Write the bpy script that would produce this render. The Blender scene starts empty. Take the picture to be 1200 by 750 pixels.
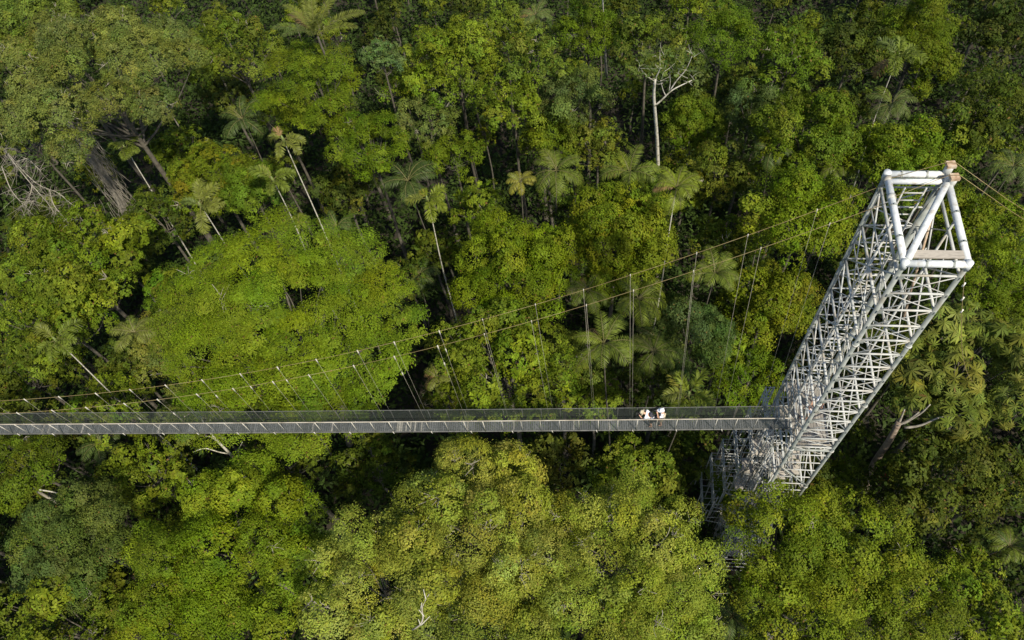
# Rainforest canopy walkway seen from the air: steel lattice tower, hanging bridge, tree crowns and palms.
import bpy, math, random
import numpy as np
from mathutils import Vector, Matrix

RNG = np.random.default_rng(7)
random.seed(7)
SC = bpy.context.scene
COL = SC.collection

# ------------------------------------------------------------------ camera model (28 mm lens, 72 m above the ground)
F = 933.0
H = 72.0
_n = np.array([690 - 600, 915 - 375, F], float); _n /= np.linalg.norm(_n)
X = np.array([0.99351321, 0.02577735, -0.11075665]); Y = np.array([0.07752128, -0.86610912, 0.49380709])
X = X - (X @ _n) * _n; X /= np.linalg.norm(X)
Zw = -_n
Y = np.cross(Zw, X)
ROT = np.array([X, Y, Zw])          # world = ROT @ camera(x right, y down, z forward)


def at(x, y, z):
    """world point at height z that the photo shows at (x, y)"""
    r = np.array([x - 600, y - 375, F], float)
    d = ROT @ r
    t = (z - H) / d[2]
    return np.array([d[0] * t, d[1] * t, z])


def ppm(p):
    """pixels of the photo per metre at a world point"""
    c = ROT.T @ (np.asarray(p, float) - [0, 0, H])
    return F / c[2]


# ------------------------------------------------------------------ materials
def new_mat(name):
    m = bpy.data.materials.new(name); m.use_nodes = True
    nt = m.node_tree
    return m, nt, nt.nodes['Principled BSDF'], nt.nodes['Material Output']


def ramp(nt, fac, stops):
    r = nt.nodes.new('ShaderNodeValToRGB')
    e = r.color_ramp.elements
    while len(e) < len(stops):
        e.new(0.5)
    for k, (p, c) in enumerate(stops):
        e[k].position = p; e[k].color = (*c, 1)
    nt.links.new(fac, r.inputs['Fac'])
    return r.outputs['Color']


def noise(nt, scale, detail=4, coord='Object', dist=0.0, stretch=None):
    tc = nt.nodes.new('ShaderNodeTexCoord')
    n = nt.nodes.new('ShaderNodeTexNoise')
    n.inputs['Scale'].default_value = scale; n.inputs['Detail'].default_value = detail
    n.inputs['Distortion'].default_value = dist
    if stretch:
        mp = nt.nodes.new('ShaderNodeMapping'); mp.inputs['Scale'].default_value = stretch
        nt.links.new(tc.outputs[coord], mp.inputs['Vector']); nt.links.new(mp.outputs['Vector'], n.inputs['Vector'])
    else:
        nt.links.new(tc.outputs[coord], n.inputs['Vector'])
    return n.outputs['Fac']


def leaf_material(name, trans=0.3, rough=0.6, spec=0.08):
    m, nt, bs, out = new_mat(name)
    a = nt.nodes.new('ShaderNodeAttribute'); a.attribute_name = 'leaf_colour'
    nt.links.new(a.outputs['Color'], bs.inputs['Base Color'])
    bs.inputs['Roughness'].default_value = rough
    bs.inputs['Specular IOR Level'].default_value = spec
    tr = nt.nodes.new('ShaderNodeBsdfTranslucent')
    mul = nt.nodes.new('ShaderNodeMix'); mul.data_type = 'RGBA'; mul.blend_type = 'MULTIPLY'
    mul.inputs[0].default_value = 1.0
    nt.links.new(a.outputs['Color'], mul.inputs[6]); mul.inputs[7].default_value = (1.25, 1.3, 0.7, 1)
    nt.links.new(mul.outputs[2], tr.inputs['Color'])
    mx = nt.nodes.new('ShaderNodeMixShader'); mx.inputs[0].default_value = trans
    nt.links.new(bs.outputs[0], mx.inputs[1]); nt.links.new(tr.outputs[0], mx.inputs[2])
    nt.links.new(mx.outputs[0], out.inputs['Surface'])
    return m


def simple(name, stops, scale=6, rough=0.7, metal=0.0, spec=0.4, stretch=None, detail=5, bump=0.0):
    m, nt, bs, out = new_mat(name)
    f = noise(nt, scale, detail, stretch=stretch)
    nt.links.new(ramp(nt, f, stops), bs.inputs['Base Color'])
    bs.inputs['Roughness'].default_value = rough
    bs.inputs['Metallic'].default_value = metal
    bs.inputs['Specular IOR Level'].default_value = spec
    if bump:
        b = nt.nodes.new('ShaderNodeBump'); b.inputs['Strength'].default_value = bump
        nt.links.new(f, b.inputs['Height']); nt.links.new(b.outputs[0], bs.inputs['Normal'])
    return m


M = {}
M['leaf'] = leaf_material('leaf_foliage')
M['frond'] = leaf_material('palm_foliage', 0.22, 0.5, 0.18)
M['bark_pale'] = simple('bark_pale', [(0.3, (0.17, 0.15, 0.115)), (0.6, (0.34, 0.31, 0.25)), (0.8, (0.24, 0.23, 0.17))], 3, 0.85)
M['bark_grey'] = simple('bark_grey', [(0.3, (0.05, 0.043, 0.032)), (0.6, (0.11, 0.098, 0.075)), (0.8, (0.06, 0.065, 0.03))], 3, 0.9)
M['bark_white'] = simple('bark_white', [(0.3, (0.30, 0.28, 0.22)), (0.5, (0.50, 0.475, 0.40)), (0.65, (0.22, 0.21, 0.14)), (0.8, (0.38, 0.36, 0.29))], 2.6, 0.85)
M['bark_pink'] = simple('bark_pink', [(0.3, (0.16, 0.12, 0.09)), (0.6, (0.33, 0.26, 0.2)), (0.8, (0.2, 0.17, 0.11))], 2.5, 0.9)
M['galv'] = simple('galvanised_steel', [(0.3, (0.25, 0.26, 0.24)), (0.5, (0.42, 0.425, 0.40)), (0.68, (0.30, 0.27, 0.21)), (0.8, (0.36, 0.36, 0.33))], 1.6, 0.5, 0.0, 0.4)
M['leg_steel'] = simple('weathered_leg_steel', [(0.3, (0.15, 0.17, 0.15)), (0.55, (0.26, 0.275, 0.25)), (0.72, (0.18, 0.165, 0.12))], 1.5, 0.55, 0.0, 0.4)
M['white_pipe'] = simple('white_painted_pipe', [(0.3, (0.42, 0.44, 0.43)), (0.55, (0.58, 0.60, 0.59)), (0.72, (0.36, 0.33, 0.27)), (0.85, (0.5, 0.5, 0.47))], 3.4, 0.6)
M['rust'] = simple('rusty_steel', [(0.3, (0.24, 0.14, 0.08)), (0.55, (0.40, 0.30, 0.2)), (0.75, (0.5, 0.44, 0.36))], 6, 0.8)
M['cable'] = simple('rusty_cable', [(0.3, (0.17, 0.12, 0.05)), (0.55, (0.28, 0.215, 0.09)), (0.75, (0.32, 0.27, 0.14))], 0.7, 0.7)
M['plank'] = simple('weathered_plank', [(0.3, (0.23, 0.21, 0.175)), (0.55, (0.36, 0.325, 0.27)), (0.75, (0.2, 0.18, 0.15))], 3, 0.8, stretch=(1, 6, 1))
M['deckwood'] = None
M['fitting'] = simple('dull_fitting', [(0.3, (0.3, 0.28, 0.22)), (0.7, (0.5, 0.48, 0.42))], 6, 0.7)
M['wire'] = simple('thin_steel_wire', [(0.3, (0.2, 0.185, 0.14)), (0.7, (0.34, 0.31, 0.24))], 3, 0.7)
M['rope'] = simple('white_rope', [(0.3, (0.62, 0.58, 0.5)), (0.7, (0.78, 0.76, 0.7))], 8, 0.8)
M['rail'] = simple('rail_wood', [(0.3, (0.22, 0.19, 0.14)), (0.55, (0.38, 0.34, 0.27)), (0.75, (0.5, 0.47, 0.4))], 1.3, 0.75)
M['dark_steel'] = simple('dark_steel', [(0.3, (0.06, 0.06, 0.055)), (0.7, (0.13, 0.13, 0.12))], 4, 0.6)
M['skin'] = simple('skin', [(0.3, (0.42, 0.24, 0.16)), (0.7, (0.5, 0.3, 0.2))], 8, 0.55)
M['hair'] = simple('hair', [(0.3, (0.03, 0.016, 0.01)), (0.7, (0.07, 0.035, 0.02))], 30, 0.5)
M['bark_vine'] = simple('bark_vine', [(0.3, (0.10, 0.09, 0.07)), (0.5, (0.24, 0.22, 0.18)), (0.7, (0.13, 0.12, 0.08))], 2.0, 0.9, bump=0.8)
M['white_cloth'] = simple('white_cloth', [(0.3, (0.72, 0.73, 0.76)), (0.7, (0.82, 0.82, 0.83))], 12, 0.85)
M['khaki'] = simple('khaki_cloth', [(0.3, (0.32, 0.27, 0.18)), (0.7, (0.42, 0.36, 0.25))], 12, 0.9)
M['dark_cloth'] = simple('dark_cloth', [(0.3, (0.02, 0.022, 0.03)), (0.7, (0.05, 0.05, 0.065))], 12, 0.8)
M['tan_cloth'] = simple('tan_cloth', [(0.3, (0.45, 0.38, 0.24)), (0.7, (0.55, 0.48, 0.33))], 12, 0.9)
M['black'] = simple('black_plastic', [(0.3, (0.012, 0.012, 0.013)), (0.7, (0.03, 0.03, 0.03))], 10, 0.4)
M['eye'] = simple('eye_dark', [(0.3, (0.02, 0.015, 0.012)), (0.7, (0.05, 0.03, 0.02))], 10, 0.2)
M['litter'] = simple('forest_floor', [(0.25, (0.012, 0.012, 0.007)), (0.5, (0.026, 0.021, 0.013)), (0.75, (0.014, 0.022, 0.008))], 0.7, 0.95, detail=10, bump=0.6)
M['red_flower'] = leaf_material('red_bract', 0.15, 0.5, 0.3)

# deck boards: grey, each board a little different (real boards differ)
m, nt, bs, out = new_mat('grey_deck_board')
a_ = nt.nodes.new('ShaderNodeAttribute'); a_.attribute_name = 'leaf_colour'
nf = noise(nt, 9, 5)
mm = nt.nodes.new('ShaderNodeMix'); mm.data_type = 'RGBA'; mm.blend_type = 'MULTIPLY'; mm.inputs[0].default_value = 1
nt.links.new(a_.outputs['Color'], mm.inputs[6]); nt.links.new(ramp(nt, nf, [(0.3, (0.75, 0.75, 0.75)), (0.7, (1.1, 1.08, 1.05))]), mm.inputs[7])
nt.links.new(mm.outputs[2], bs.inputs['Base Color']); bs.inputs['Roughness'].default_value = 0.6
M['deckwood'] = m

# knotted netting: open mesh, threads every 5 cm
m, nt, bs, out = new_mat('dark_netting')
bs.inputs['Base Color'].default_value = (0.05, 0.062, 0.055, 1); bs.inputs['Roughness'].default_value = 0.6
tc = nt.nodes.new('ShaderNodeTexCoord'); sx = nt.nodes.new('ShaderNodeSeparateXYZ')
nt.links.new(tc.outputs['Object'], sx.inputs[0])


def thread(axis, pitch, frac):
    mu = nt.nodes.new('ShaderNodeMath'); mu.operation = 'MULTIPLY'; mu.inputs[1].default_value = 1 / pitch
    nt.links.new(sx.outputs[axis], mu.inputs[0])
    fr = nt.nodes.new('ShaderNodeMath'); fr.operation = 'FRACT'; nt.links.new(mu.outputs[0], fr.inputs[0])
    lt = nt.nodes.new('ShaderNodeMath'); lt.operation = 'LESS_THAN'; lt.inputs[1].default_value = frac
    nt.links.new(fr.outputs[0], lt.inputs[0])
    return lt.outputs[0]


mxm = nt.nodes.new('ShaderNodeMath'); mxm.operation = 'MAXIMUM'
nt.links.new(thread('X', 0.05, 0.22), mxm.inputs[0]); nt.links.new(thread('Z', 0.05, 0.22), mxm.inputs[1])
tp = nt.nodes.new('ShaderNodeBsdfTransparent'); mx = nt.nodes.new('ShaderNodeMixShader')
nt.links.new(mxm.outputs[0], mx.inputs[0]); nt.links.new(tp.outputs[0], mx.inputs[1]); nt.links.new(bs.outputs[0], mx.inputs[2])
nt.links.new(mx.outputs[0], out.inputs['Surface'])
M['net'] = m


# ------------------------------------------------------------------ object helpers
def tag(o, label=None, cat=None, group=None, kind=None):
    for k, v in (('label', label), ('category', cat), ('group', group), ('kind', kind)):
        if v:
            o[k] = v
    return o


def empty(name, loc, label, cat, group=None):
    o = bpy.data.objects.new(name, None); o.empty_display_size = 0.5
    COL.objects.link(o); o.location = [float(v) for v in loc]
    return tag(o, label, cat, group)


def link(name, me, parent=None):
    o = bpy.data.objects.new(name, me); COL.objects.link(o)
    if parent is not None:
        o.parent = parent
    return o


def mesh_quads(name, V, C, mat):
    """V (4N,3) -> N separate quads, C (N,3) linear colour per quad"""
    n = len(V) // 4
    me = bpy.data.meshes.new(name)
    me.vertices.add(4 * n); me.vertices.foreach_set('co', np.ascontiguousarray(V, np.float32).ravel())
    me.loops.add(4 * n); me.loops.foreach_set('vertex_index', np.arange(4 * n, dtype=np.int32))
    me.polygons.add(n); me.polygons.foreach_set('loop_start', np.arange(0, 4 * n, 4, dtype=np.int32))
    at_ = me.attributes.new('leaf_colour', 'FLOAT_COLOR', 'FACE')
    c4 = np.ones((n, 4), np.float32); c4[:, :3] = C
    at_.data.foreach_set('color', c4.ravel())
    me.materials.append(mat)
    me.update(calc_edges=True)
    return me


def mesh_any(name, V, Fq, mat, smooth=True):
    me = bpy.data.meshes.new(name)
    me.from_pydata([tuple(map(float, v)) for v in V], [], [tuple(int(i) for i in f) for f in Fq])
    me.materials.append(mat)
    if smooth:
        me.polygons.foreach_set('use_smooth', np.ones(len(me.polygons), bool))
    me.update()
    return me


class MB:
    """collects tubes and boxes, builds them as one mesh"""

    def __init__(self):
        self.V = []; self.F = []; self.n = 0; self.C = []

    def add(self, V, Fq, col=None):
        V = np.asarray(V, float)
        self.V.append(V); self.F += [tuple(i + self.n for i in f) for f in Fq]; self.n += len(V)
        self.C += [col or (0.5, 0.5, 0.5)] * len(Fq)
        return self

    def tube(self, pts, rad, sides=6):
        pts = np.asarray(pts, float); n = len(pts)
        rad = np.full(n, rad, float) if np.isscalar(rad) else np.asarray(rad, float)
        t = np.gradient(pts, axis=0); t /= np.linalg.norm(t, axis=1)[:, None] + 1e-12
        d = pts[-1] - pts[0]
        ref = np.eye(3)[int(np.argmin(np.abs(d)))]
        u = np.cross(t, ref); u /= np.linalg.norm(u, axis=1)[:, None] + 1e-12
        v = np.cross(t, u)
        a = np.arange(sides) * 2 * math.pi / sides
        ring = pts[:, None, :] + rad[:, None, None] * (np.cos(a)[None, :, None] * u[:, None, :] + np.sin(a)[None, :, None] * v[:, None, :])
        V = ring.reshape(-1, 3)
        Fq = []
        for i in range(n - 1):
            for k in range(sides):
                k2 = (k + 1) % sides
                Fq.append((i * sides + k, i * sides + k2, (i + 1) * sides + k2, (i + 1) * sides + k))
        Fq.append(tuple(range(sides))[::-1]); Fq.append(tuple(range((n - 1) * sides, n * sides)))
        return self.add(V, Fq)

    def box(self, lo, hi, rz=0.0, col=None, pivot=None):
        lo = np.asarray(lo, float); hi = np.asarray(hi, float)
        V = np.array([[(lo, hi)[(k >> a) & 1][a] for a in range(3)] for k in range(8)])
        if rz:
            p = (lo + hi) / 2 if pivot is None else np.asarray(pivot, float)
            c, s = math.cos(rz), math.sin(rz)
            q = V - p; V = np.stack([q[:, 0] * c - q[:, 1] * s, q[:, 0] * s + q[:, 1] * c, q[:, 2]], 1) + p
        return self.add(V, [(0, 2, 3, 1), (4, 5, 7, 6), (0, 1, 5, 4), (2, 6, 7, 3), (0, 4, 6, 2), (1, 3, 7, 5)], col)

    def build(self, name, mat, parent=None, smooth=False, colour=False):
        V = np.concatenate(self.V)
        me = mesh_any(name, V, self.F, mat, smooth)
        if colour:
            a = me.attributes.new('leaf_colour', 'FLOAT_COLOR', 'FACE')
            c4 = np.ones((len(self.C), 4), np.float32); c4[:, :3] = self.C
            a.data.foreach_set('color', c4.ravel())
        return link(name, me, parent)


def tubes_geo(P, Rr, sides):
    T, n, _ = P.shape
    t = np.gradient(P, axis=1); t /= np.linalg.norm(t, axis=2, keepdims=True) + 1e-9
    d = P[:, -1] - P[:, 0]
    ref = np.eye(3)[np.argmin(np.abs(d), axis=1)][:, None, :]
    u = np.cross(t, np.broadcast_to(ref, t.shape)); u /= np.linalg.norm(u, axis=2, keepdims=True) + 1e-9
    v = np.cross(t, u)
    a = np.arange(sides) * 2 * math.pi / sides
    ring = P[:, :, None, :] + Rr[:, :, None, None] * (np.cos(a)[None, None, :, None] * u[:, :, None, :] + np.sin(a)[None, None, :, None] * v[:, :, None, :])
    V = ring.reshape(-1, 3)
    base = (np.arange(T) * n * sides)[:, None, None] + (np.arange(n - 1) * sides)[None, :, None] + np.arange(sides)[None, None, :]
    nxt = (np.arange(T) * n * sides)[:, None, None] + (np.arange(n - 1) * sides)[None, :, None] + ((np.arange(sides) + 1) % sides)[None, None, :]
    Q = np.stack([base, nxt, nxt + sides, base + sides], -1).reshape(-1, 4)
    return V, Q


def tubes_mesh(name, P, Rr, sides, mat, more=None):
    """P (T,n,3), Rr (T,n): the tapered limbs of one tree as one mesh; more = (P, R, sides, material) for its twigs"""
    V, Q = tubes_geo(P, Rr, sides)
    n1 = len(Q)
    if more is not None:
        V2, Q2 = tubes_geo(more[0], more[1], more[2])
        Q = np.concatenate([Q, Q2 + len(V)]); V = np.concatenate([V, V2])
    me = bpy.data.meshes.new(name)
    me.vertices.add(len(V)); me.vertices.foreach_set('co', V.astype(np.float32).ravel())
    me.loops.add(Q.size); me.loops.foreach_set('vertex_index', Q.astype(np.int32).ravel())
    me.polygons.add(len(Q)); me.polygons.foreach_set('loop_start', np.arange(0, Q.size, 4, dtype=np.int32))
    me.polygons.foreach_set('use_smooth', np.ones(len(Q), bool))
    me.materials.append(mat)
    if more is not None:
        me.materials.append(more[3])
        mi = np.zeros(len(Q), np.int32); mi[n1:] = 1; me.polygons.foreach_set('material_index', mi)
    me.update(calc_edges=True)
    return me


def unit(a):
    return a / (np.linalg.norm(a, axis=-1, keepdims=True) + 1e-9)


# ------------------------------------------------------------------ tree crowns
# a clump radius, leaf length and width, cover, squash of a clump, lowest dome direction, up weight of leaf normals,
# outline unevenness, palette, clump and leaf colour spread, share of bare twiggy clumps, twig bark
SPEC = {
    'feathery': dict(a=0.95, ll=0.14, lw=0.06, cover=1.9, sq=0.36, bsq=0.3, umin=0.0, gap=0.66, bsp=0.64, upw=0.75, amp=0.14, cv=0.05, lv=0.18, bare=0.015, sig=0.18, nb=40, br=0.26,
                     pal=[(0.114, 0.169, 0.0076), (0.126, 0.176, 0.0090), (0.102, 0.154, 0.0076)], twig='bark_pale'),
    'domed': dict(a=0.7, ll=0.135, lw=0.072, cover=1.9, sq=0.75, bsq=0.85, umin=-0.05, gap=0.64, bsp=0.82, upw=0.2, amp=0.3, cv=0.10, lv=0.20, bare=0.03, sig=0.18, nb=15, br=0.31,
                  pal=[(0.121, 0.152, 0.0075), (0.110, 0.144, 0.0075), (0.132, 0.158, 0.0088)], twig='bark_pale'),
    'golden': dict(a=0.7, ll=0.115, lw=0.06, cover=1.8, sq=0.72, bsq=0.85, umin=-0.05, gap=0.64, bsp=0.78, upw=0.2, amp=0.36, cv=0.10, lv=0.22, bare=0.16, sig=0.19, nb=18, br=0.29,
                   pal=[(0.207, 0.234, 0.0297), (0.190, 0.224, 0.0261), (0.220, 0.241, 0.0410)], twig='bark_pale'),
    'olive': dict(a=0.62, ll=0.14, lw=0.074, cover=1.8, sq=0.62, bsq=0.7, umin=-0.15, gap=0.66, bsp=0.82, upw=0.3, amp=0.4, cv=0.12, lv=0.2, bare=0.08, sig=0.17, nb=17, br=0.28,
                  pal=[(0.129, 0.155, 0.0381), (0.113, 0.143, 0.0293), (0.139, 0.159, 0.0322)], twig='bark_pale'),
    'vine': dict(a=0.6, ll=0.125, lw=0.095, cover=1.9, sq=0.85, bsq=1.1, umin=-0.5, gap=0.64, bsp=0.8, upw=0.1, amp=0.45, cv=0.13, lv=0.2, bare=0.0, sig=0.19, nb=13, br=0.33,
                 pal=[(0.125, 0.166, 0.0088), (0.110, 0.150, 0.0075), (0.146, 0.172, 0.0100)], twig='bark_grey'),
    'loose': dict(a=0.58, ll=0.17, lw=0.1, cover=1.8, sq=0.62, bsq=0.75, umin=-0.4, gap=0.68, bsp=0.84, upw=0.3, amp=0.45, cv=0.16, lv=0.24, bare=0.04, sig=0.17, nb=14, br=0.31,
                  pal=[(0.100, 0.133, 0.0100), (0.086, 0.121, 0.0100), (0.113, 0.140, 0.0125)], twig='bark_pale'),
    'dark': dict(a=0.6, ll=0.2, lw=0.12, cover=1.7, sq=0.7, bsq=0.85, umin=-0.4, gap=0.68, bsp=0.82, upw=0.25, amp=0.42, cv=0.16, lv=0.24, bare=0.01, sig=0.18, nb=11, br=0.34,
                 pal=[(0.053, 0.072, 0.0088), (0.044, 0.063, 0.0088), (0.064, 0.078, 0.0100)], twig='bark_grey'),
    'grey': dict(a=0.58, ll=0.12, lw=0.065, cover=1.8, sq=0.75, bsq=0.9, umin=-0.3, gap=0.66, bsp=0.72, upw=0.25, amp=0.25, cv=0.1, lv=0.18, bare=0.01, sig=0.19, nb=11, br=0.36,
                 pal=[(0.070, 0.102, 0.024), (0.062, 0.094, 0.020), (0.078, 0.106, 0.022)], twig='bark_grey'),
    'yellow': dict(a=0.55, ll=0.14, lw=0.075, cover=1.8, sq=0.65, bsq=0.8, umin=-0.3, gap=0.66, bsp=0.76, upw=0.3, amp=0.4, cv=0.15, lv=0.24, bare=0.04, sig=0.18, nb=13, br=0.32,
                   pal=[(0.142, 0.149, 0.0100), (0.093, 0.139, 0.0090), (0.114, 0.145, 0.0100), (0.104, 0.143, 0.0090)], twig='bark_pale'),
    'star': dict(a=0.8, ll=0.58, lw=0.13, cover=1.2, sq=0.6, bsq=0.7, umin=-0.2, upw=0.55, amp=0.4, cv=0.12, lv=0.2, bare=0.0, sig=0.2, rosette=9, nb=10, br=0.36,
                 pal=[(0.128, 0.154, 0.0250), (0.111, 0.138, 0.0213), (0.143, 0.161, 0.0275)], twig='bark_pale'),
    'layered': dict(a=0.78, ll=0.14, lw=0.065, cover=1.9, sq=0.34, bsq=0.3, umin=-0.5, gap=0.66, bsp=0.78, upw=0.8, amp=0.5, cv=0.10, lv=0.18, bare=0.02, sig=0.18, nb=11, br=0.36,
                    pal=[(0.110, 0.153, 0.0075), (0.095, 0.135, 0.0075)], twig='bark_pale'),
}


def leaves_to_quads(rng, P, N, D, ll, lw):
    """P base points, N leaf normals, D in-plane directions, ll/lw per-leaf length and width -> (4n,3)"""
    D = unit(D - np.sum(D * N, 1, keepdims=True) * N)
    S = np.cross(N, D)
    ll = ll[:, None]; lw = lw[:, None]
    droop = -0.12 * ll * N
    mid = P + 0.45 * ll * D
    V = np.stack([P, mid + 0.5 * lw * S, P + ll * D + droop, mid - 0.5 * lw * S], 1)
    return V.reshape(-1, 3)


def crown_data(rng, R, Hc, s, detail=1.0, tint=(1, 1, 1)):
    """a crown of boughs, each bough a rough dome of clumps, each clump of sprigs, each sprig of leaves"""
    a0 = s['a'] * min(1.0, 0.5 + R / 8.0)
    sc3 = np.array([R, R, max(Hc, 0.4)])
    # boughs
    nbough = max(3, int(s.get('nb', 7) * (0.55 + R / 7.0)))
    bc = []; br = []
    for _ in range(1600):
        if len(bc) >= nbough:
            break
        u = rng.uniform(s['umin'], 1) ; az = rng.uniform(0, 6.2832); sn = math.sqrt(max(0, 1 - u * u))
        d = np.array([sn * math.cos(az), sn * math.sin(az), u])
        rb_ = R * s.get('br', 0.42) * rng.uniform(0.68, 1.2) * (1.25 if R < 3 else 1.0)
        rb_ = min(rb_, 0.7 * R)
        q = d * (sc3 - np.array([rb_, rb_, min(rb_ * s['bsq'], 0.75 * sc3[2])])) * rng.uniform(1 - s['amp'], 1.06)
        if all(np.linalg.norm((q - c) * [1, 1, 1.2]) > s.get('bsp', 0.7) * (rb_ + r) for c, r in zip(bc, br)):
            bc.append(q); br.append(rb_)
    bc = np.array(bc); br = np.array(br)
    # clumps over every bough
    kp = np.empty((0, 3)); ks = np.empty(0); kn = np.empty((0, 3)); kb = []
    btone = (1 + 0.7 * s['cv'] * rng.normal(size=(len(bc), 1)).clip(-1.8, 1.8)) * (1 + np.array([0.035, 0.0, 0.1]) * rng.normal(size=(len(bc), 3)).clip(-2, 1.6))
    bsize = rng.uniform(0.82, 1.3, len(bc))
    for j in range(len(bc)):
        area_b = 2 * math.pi * br[j] ** 2
        nc = int(area_b / (a0 * a0) * 5) + 12
        for _ in range(nc):
            u = rng.uniform(-0.35, 1); az = rng.uniform(0, 6.2832); sn = math.sqrt(1 - u * u)
            d = np.array([sn * math.cos(az), sn * math.sin(az), u])
            rr_ = max(br[j] - 0.55 * a0, 0.25 * br[j]) * rng.uniform(0.86, 1.08)
            c = bc[j] + d * rr_ * np.array([1, 1, s['bsq']])
            q = (c - bc) / np.array([1, 1, s['bsq']])
            ins = np.linalg.norm(q, axis=1) < 0.78 * (br - 0.4 * a0)
            ins[j] = False
            if ins.any():
                continue
            a = a0 * rng.uniform(0.6, 1.3)
            if len(kp) and (np.linalg.norm(kp - c, axis=1) < s.get('gap', 0.66) * (a + ks)).any():
                continue
            kb.append(j)
            kp = np.vstack([kp, c]); ks = np.append(ks, a)
            kn = np.vstack([kn, unit(d * 0.8 + np.array([0, 0, 0.45]))])
    outer = len(kp)
    # sparse inner foliage, so that a gap shows leaves deep inside and not emptiness
    ni = int(outer * 0.3)
    u = rng.uniform(-0.3, 0.8, ni); az = rng.uniform(0, 6.283, ni); sn = np.sqrt(1 - u * u)
    inn = np.stack([sn * np.cos(az) * R, sn * np.sin(az) * R, u * Hc], 1) * rng.uniform(0.35, 0.62, ni)[:, None]
    cen = np.vstack([kp, inn]); siz = np.append(ks, a0 * rng.uniform(0.7, 1.1, ni))
    nrm = np.vstack([kn, unit(inn / sc3 + np.array([0, 0, 0.4]))])
    if s['sq'] < 0.5:
        nrm = unit(nrm * 0.4 + np.array([0, 0, 1]))
    bare = rng.random(len(cen)) < s['bare']; bare[outer:] = False
    pal = np.array(s['pal']) * np.array(tint)
    area = s['ll'] * s['lw'] * 0.5
    VV = []; CC = []
    for j in range(len(cen)):
        a = siz[j]; n = nrm[j]
        k = s['cover'] * detail * 2.4 * a * a * (0.75 + 0.25 * s['sq']) / area
        if bare[j]:
            k *= 0.35
        if j >= outer:
            k *= 0.45
        ros = s.get('rosette')
        per = ros if ros else 11
        ns = max(4, int(k / per))
        dv = unit(rng.normal(size=(ns, 3)))
        neg = dv @ n < -0.1
        dv[neg] -= 2 * (dv[neg] @ n)[:, None] * n
        rad = rng.uniform(0.74, 1.06, ns)
        sp = cen[j] + a * rad[:, None] * (dv - (1 - s['sq']) * (dv @ n)[:, None] * n)
        spn = unit(dv * 0.85 + n * 0.4 + np.array([0, 0, s['upw']]))
        idx = np.repeat(np.arange(ns), per); m = len(idx)
        cc = pal[rng.integers(len(pal))] * (1 + s['cv'] * rng.normal()) * np.array([1 + 0.06 * rng.normal(), 1, 1 + 0.1 * rng.normal()])
        lsz = 1.0
        if j < outer:
            cc = cc * btone[kb[j]]; lsz = bsize[kb[j]]
        if ros:
            N0 = spn[idx]
            r1 = unit(np.cross(N0, rng.normal(size=(ns, 3))[idx])); r2 = np.cross(N0, r1)
            th = np.tile(np.arange(ros) * 2 * math.pi / ros, ns) + np.repeat(rng.uniform(0, 6.28, ns), ros)
            D = np.cos(th)[:, None] * r1 + np.sin(th)[:, None] * r2
            D = unit(D - 0.25 * N0)
            N = unit(N0 + 0.35 * D + 0.1 * rng.normal(size=(m, 3)))
            P = sp[idx]
            L = s['ll'] * rng.uniform(0.8, 1.15, m)
        else:
            P = sp[idx] + a * s['sig'] * rng.normal(size=(m, 3)) * np.array([1, 1, 0.7])
            N = unit(spn[idx] + 0.22 * rng.normal(size=(m, 3)))
            D = rng.normal(size=(m, 3)) + 0.5 * dv[idx] - np.array([0, 0, 0.3])
            L = s['ll'] * rng.uniform(0.65, 1.3, m)
        L = L * rng.uniform(0.8, 1.3) * lsz
        W = s['lw'] * L / s['ll'] * rng.uniform(0.8, 1.2, m)
        VV.append(leaves_to_quads(rng, P, N, D, L, W))
        lc = cc[None, :] * (1 + 0.55 * s['lv'] * rng.normal(size=(m, 1))).clip(0.35, 1.9)
        spc = (1 + 0.15 * rng.normal(size=ns))[idx][:, None]
        lc = lc * spc * (1 + np.array([0.05, 0.0, 0.1]) * rng.normal(size=(m, 3)))
        old = rng.random(m) < 0.008
        lc[old] = np.array([0.16, 0.10, 0.03]) * rng.uniform(0.6, 1.2, (old.sum(), 1))
        CC.append(lc)
    return np.concatenate(VV), np.concatenate(CC).clip(0.003, 0.6), cen[:outer], siz[:outer], nrm[:outer], bare[:outer]


def branch_data(rng, cen, siz, nrm, bare, R, base, n_main, twigs=6):
    """curved limbs from the trunk to clumps, and in bald clumps pale twigs that reach the surface"""
    sel = rng.permutation(len(cen))[:n_main]
    T = []; Q = []; T2 = []; Q2 = []
    tt = np.linspace(0, 1, 6)[:, None]
    for j in sel:
        b = base + np.array([0, 0, rng.uniform(-0.1, 0.6) * abs(base[2])])
        e = cen[j] - nrm[j] * siz[j] * 0.75
        mid = b * 0.5 + e * 0.5 + np.array([0, 0, -0.12 * np.linalg.norm(e - b)]) + rng.normal(size=3) * 0.25
        p = (1 - tt) ** 2 * b + 2 * tt * (1 - tt) * mid + tt ** 2 * e
        p[1:-1] += rng.normal(size=(4, 3)) * 0.08
        T.append(p); Q.append(np.linspace(0.03 + 0.010 * R, 0.015, 6))
    for j in np.where(bare)[0]:
        hub = cen[j] - nrm[j] * siz[j] * 0.5
        for _ in range(twigs):
            dv = unit(nrm[j] * 0.7 + rng.normal(size=3) * 0.75)
            b = hub + rng.normal(size=3) * siz[j] * 0.12
            e = b + dv * siz[j] * rng.uniform(0.8, 1.4)
            mid = (b + e) / 2 + rng.normal(size=3) * siz[j] * 0.2
            p = (1 - tt) ** 2 * b + 2 * tt * (1 - tt) * mid + tt ** 2 * e
            T2.append(p); Q2.append(np.linspace(0.024, 0.010, 6) * rng.uniform(0.7, 1.3))
    return np.array(T), np.array(Q), np.array(T2), np.array(Q2)


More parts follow.
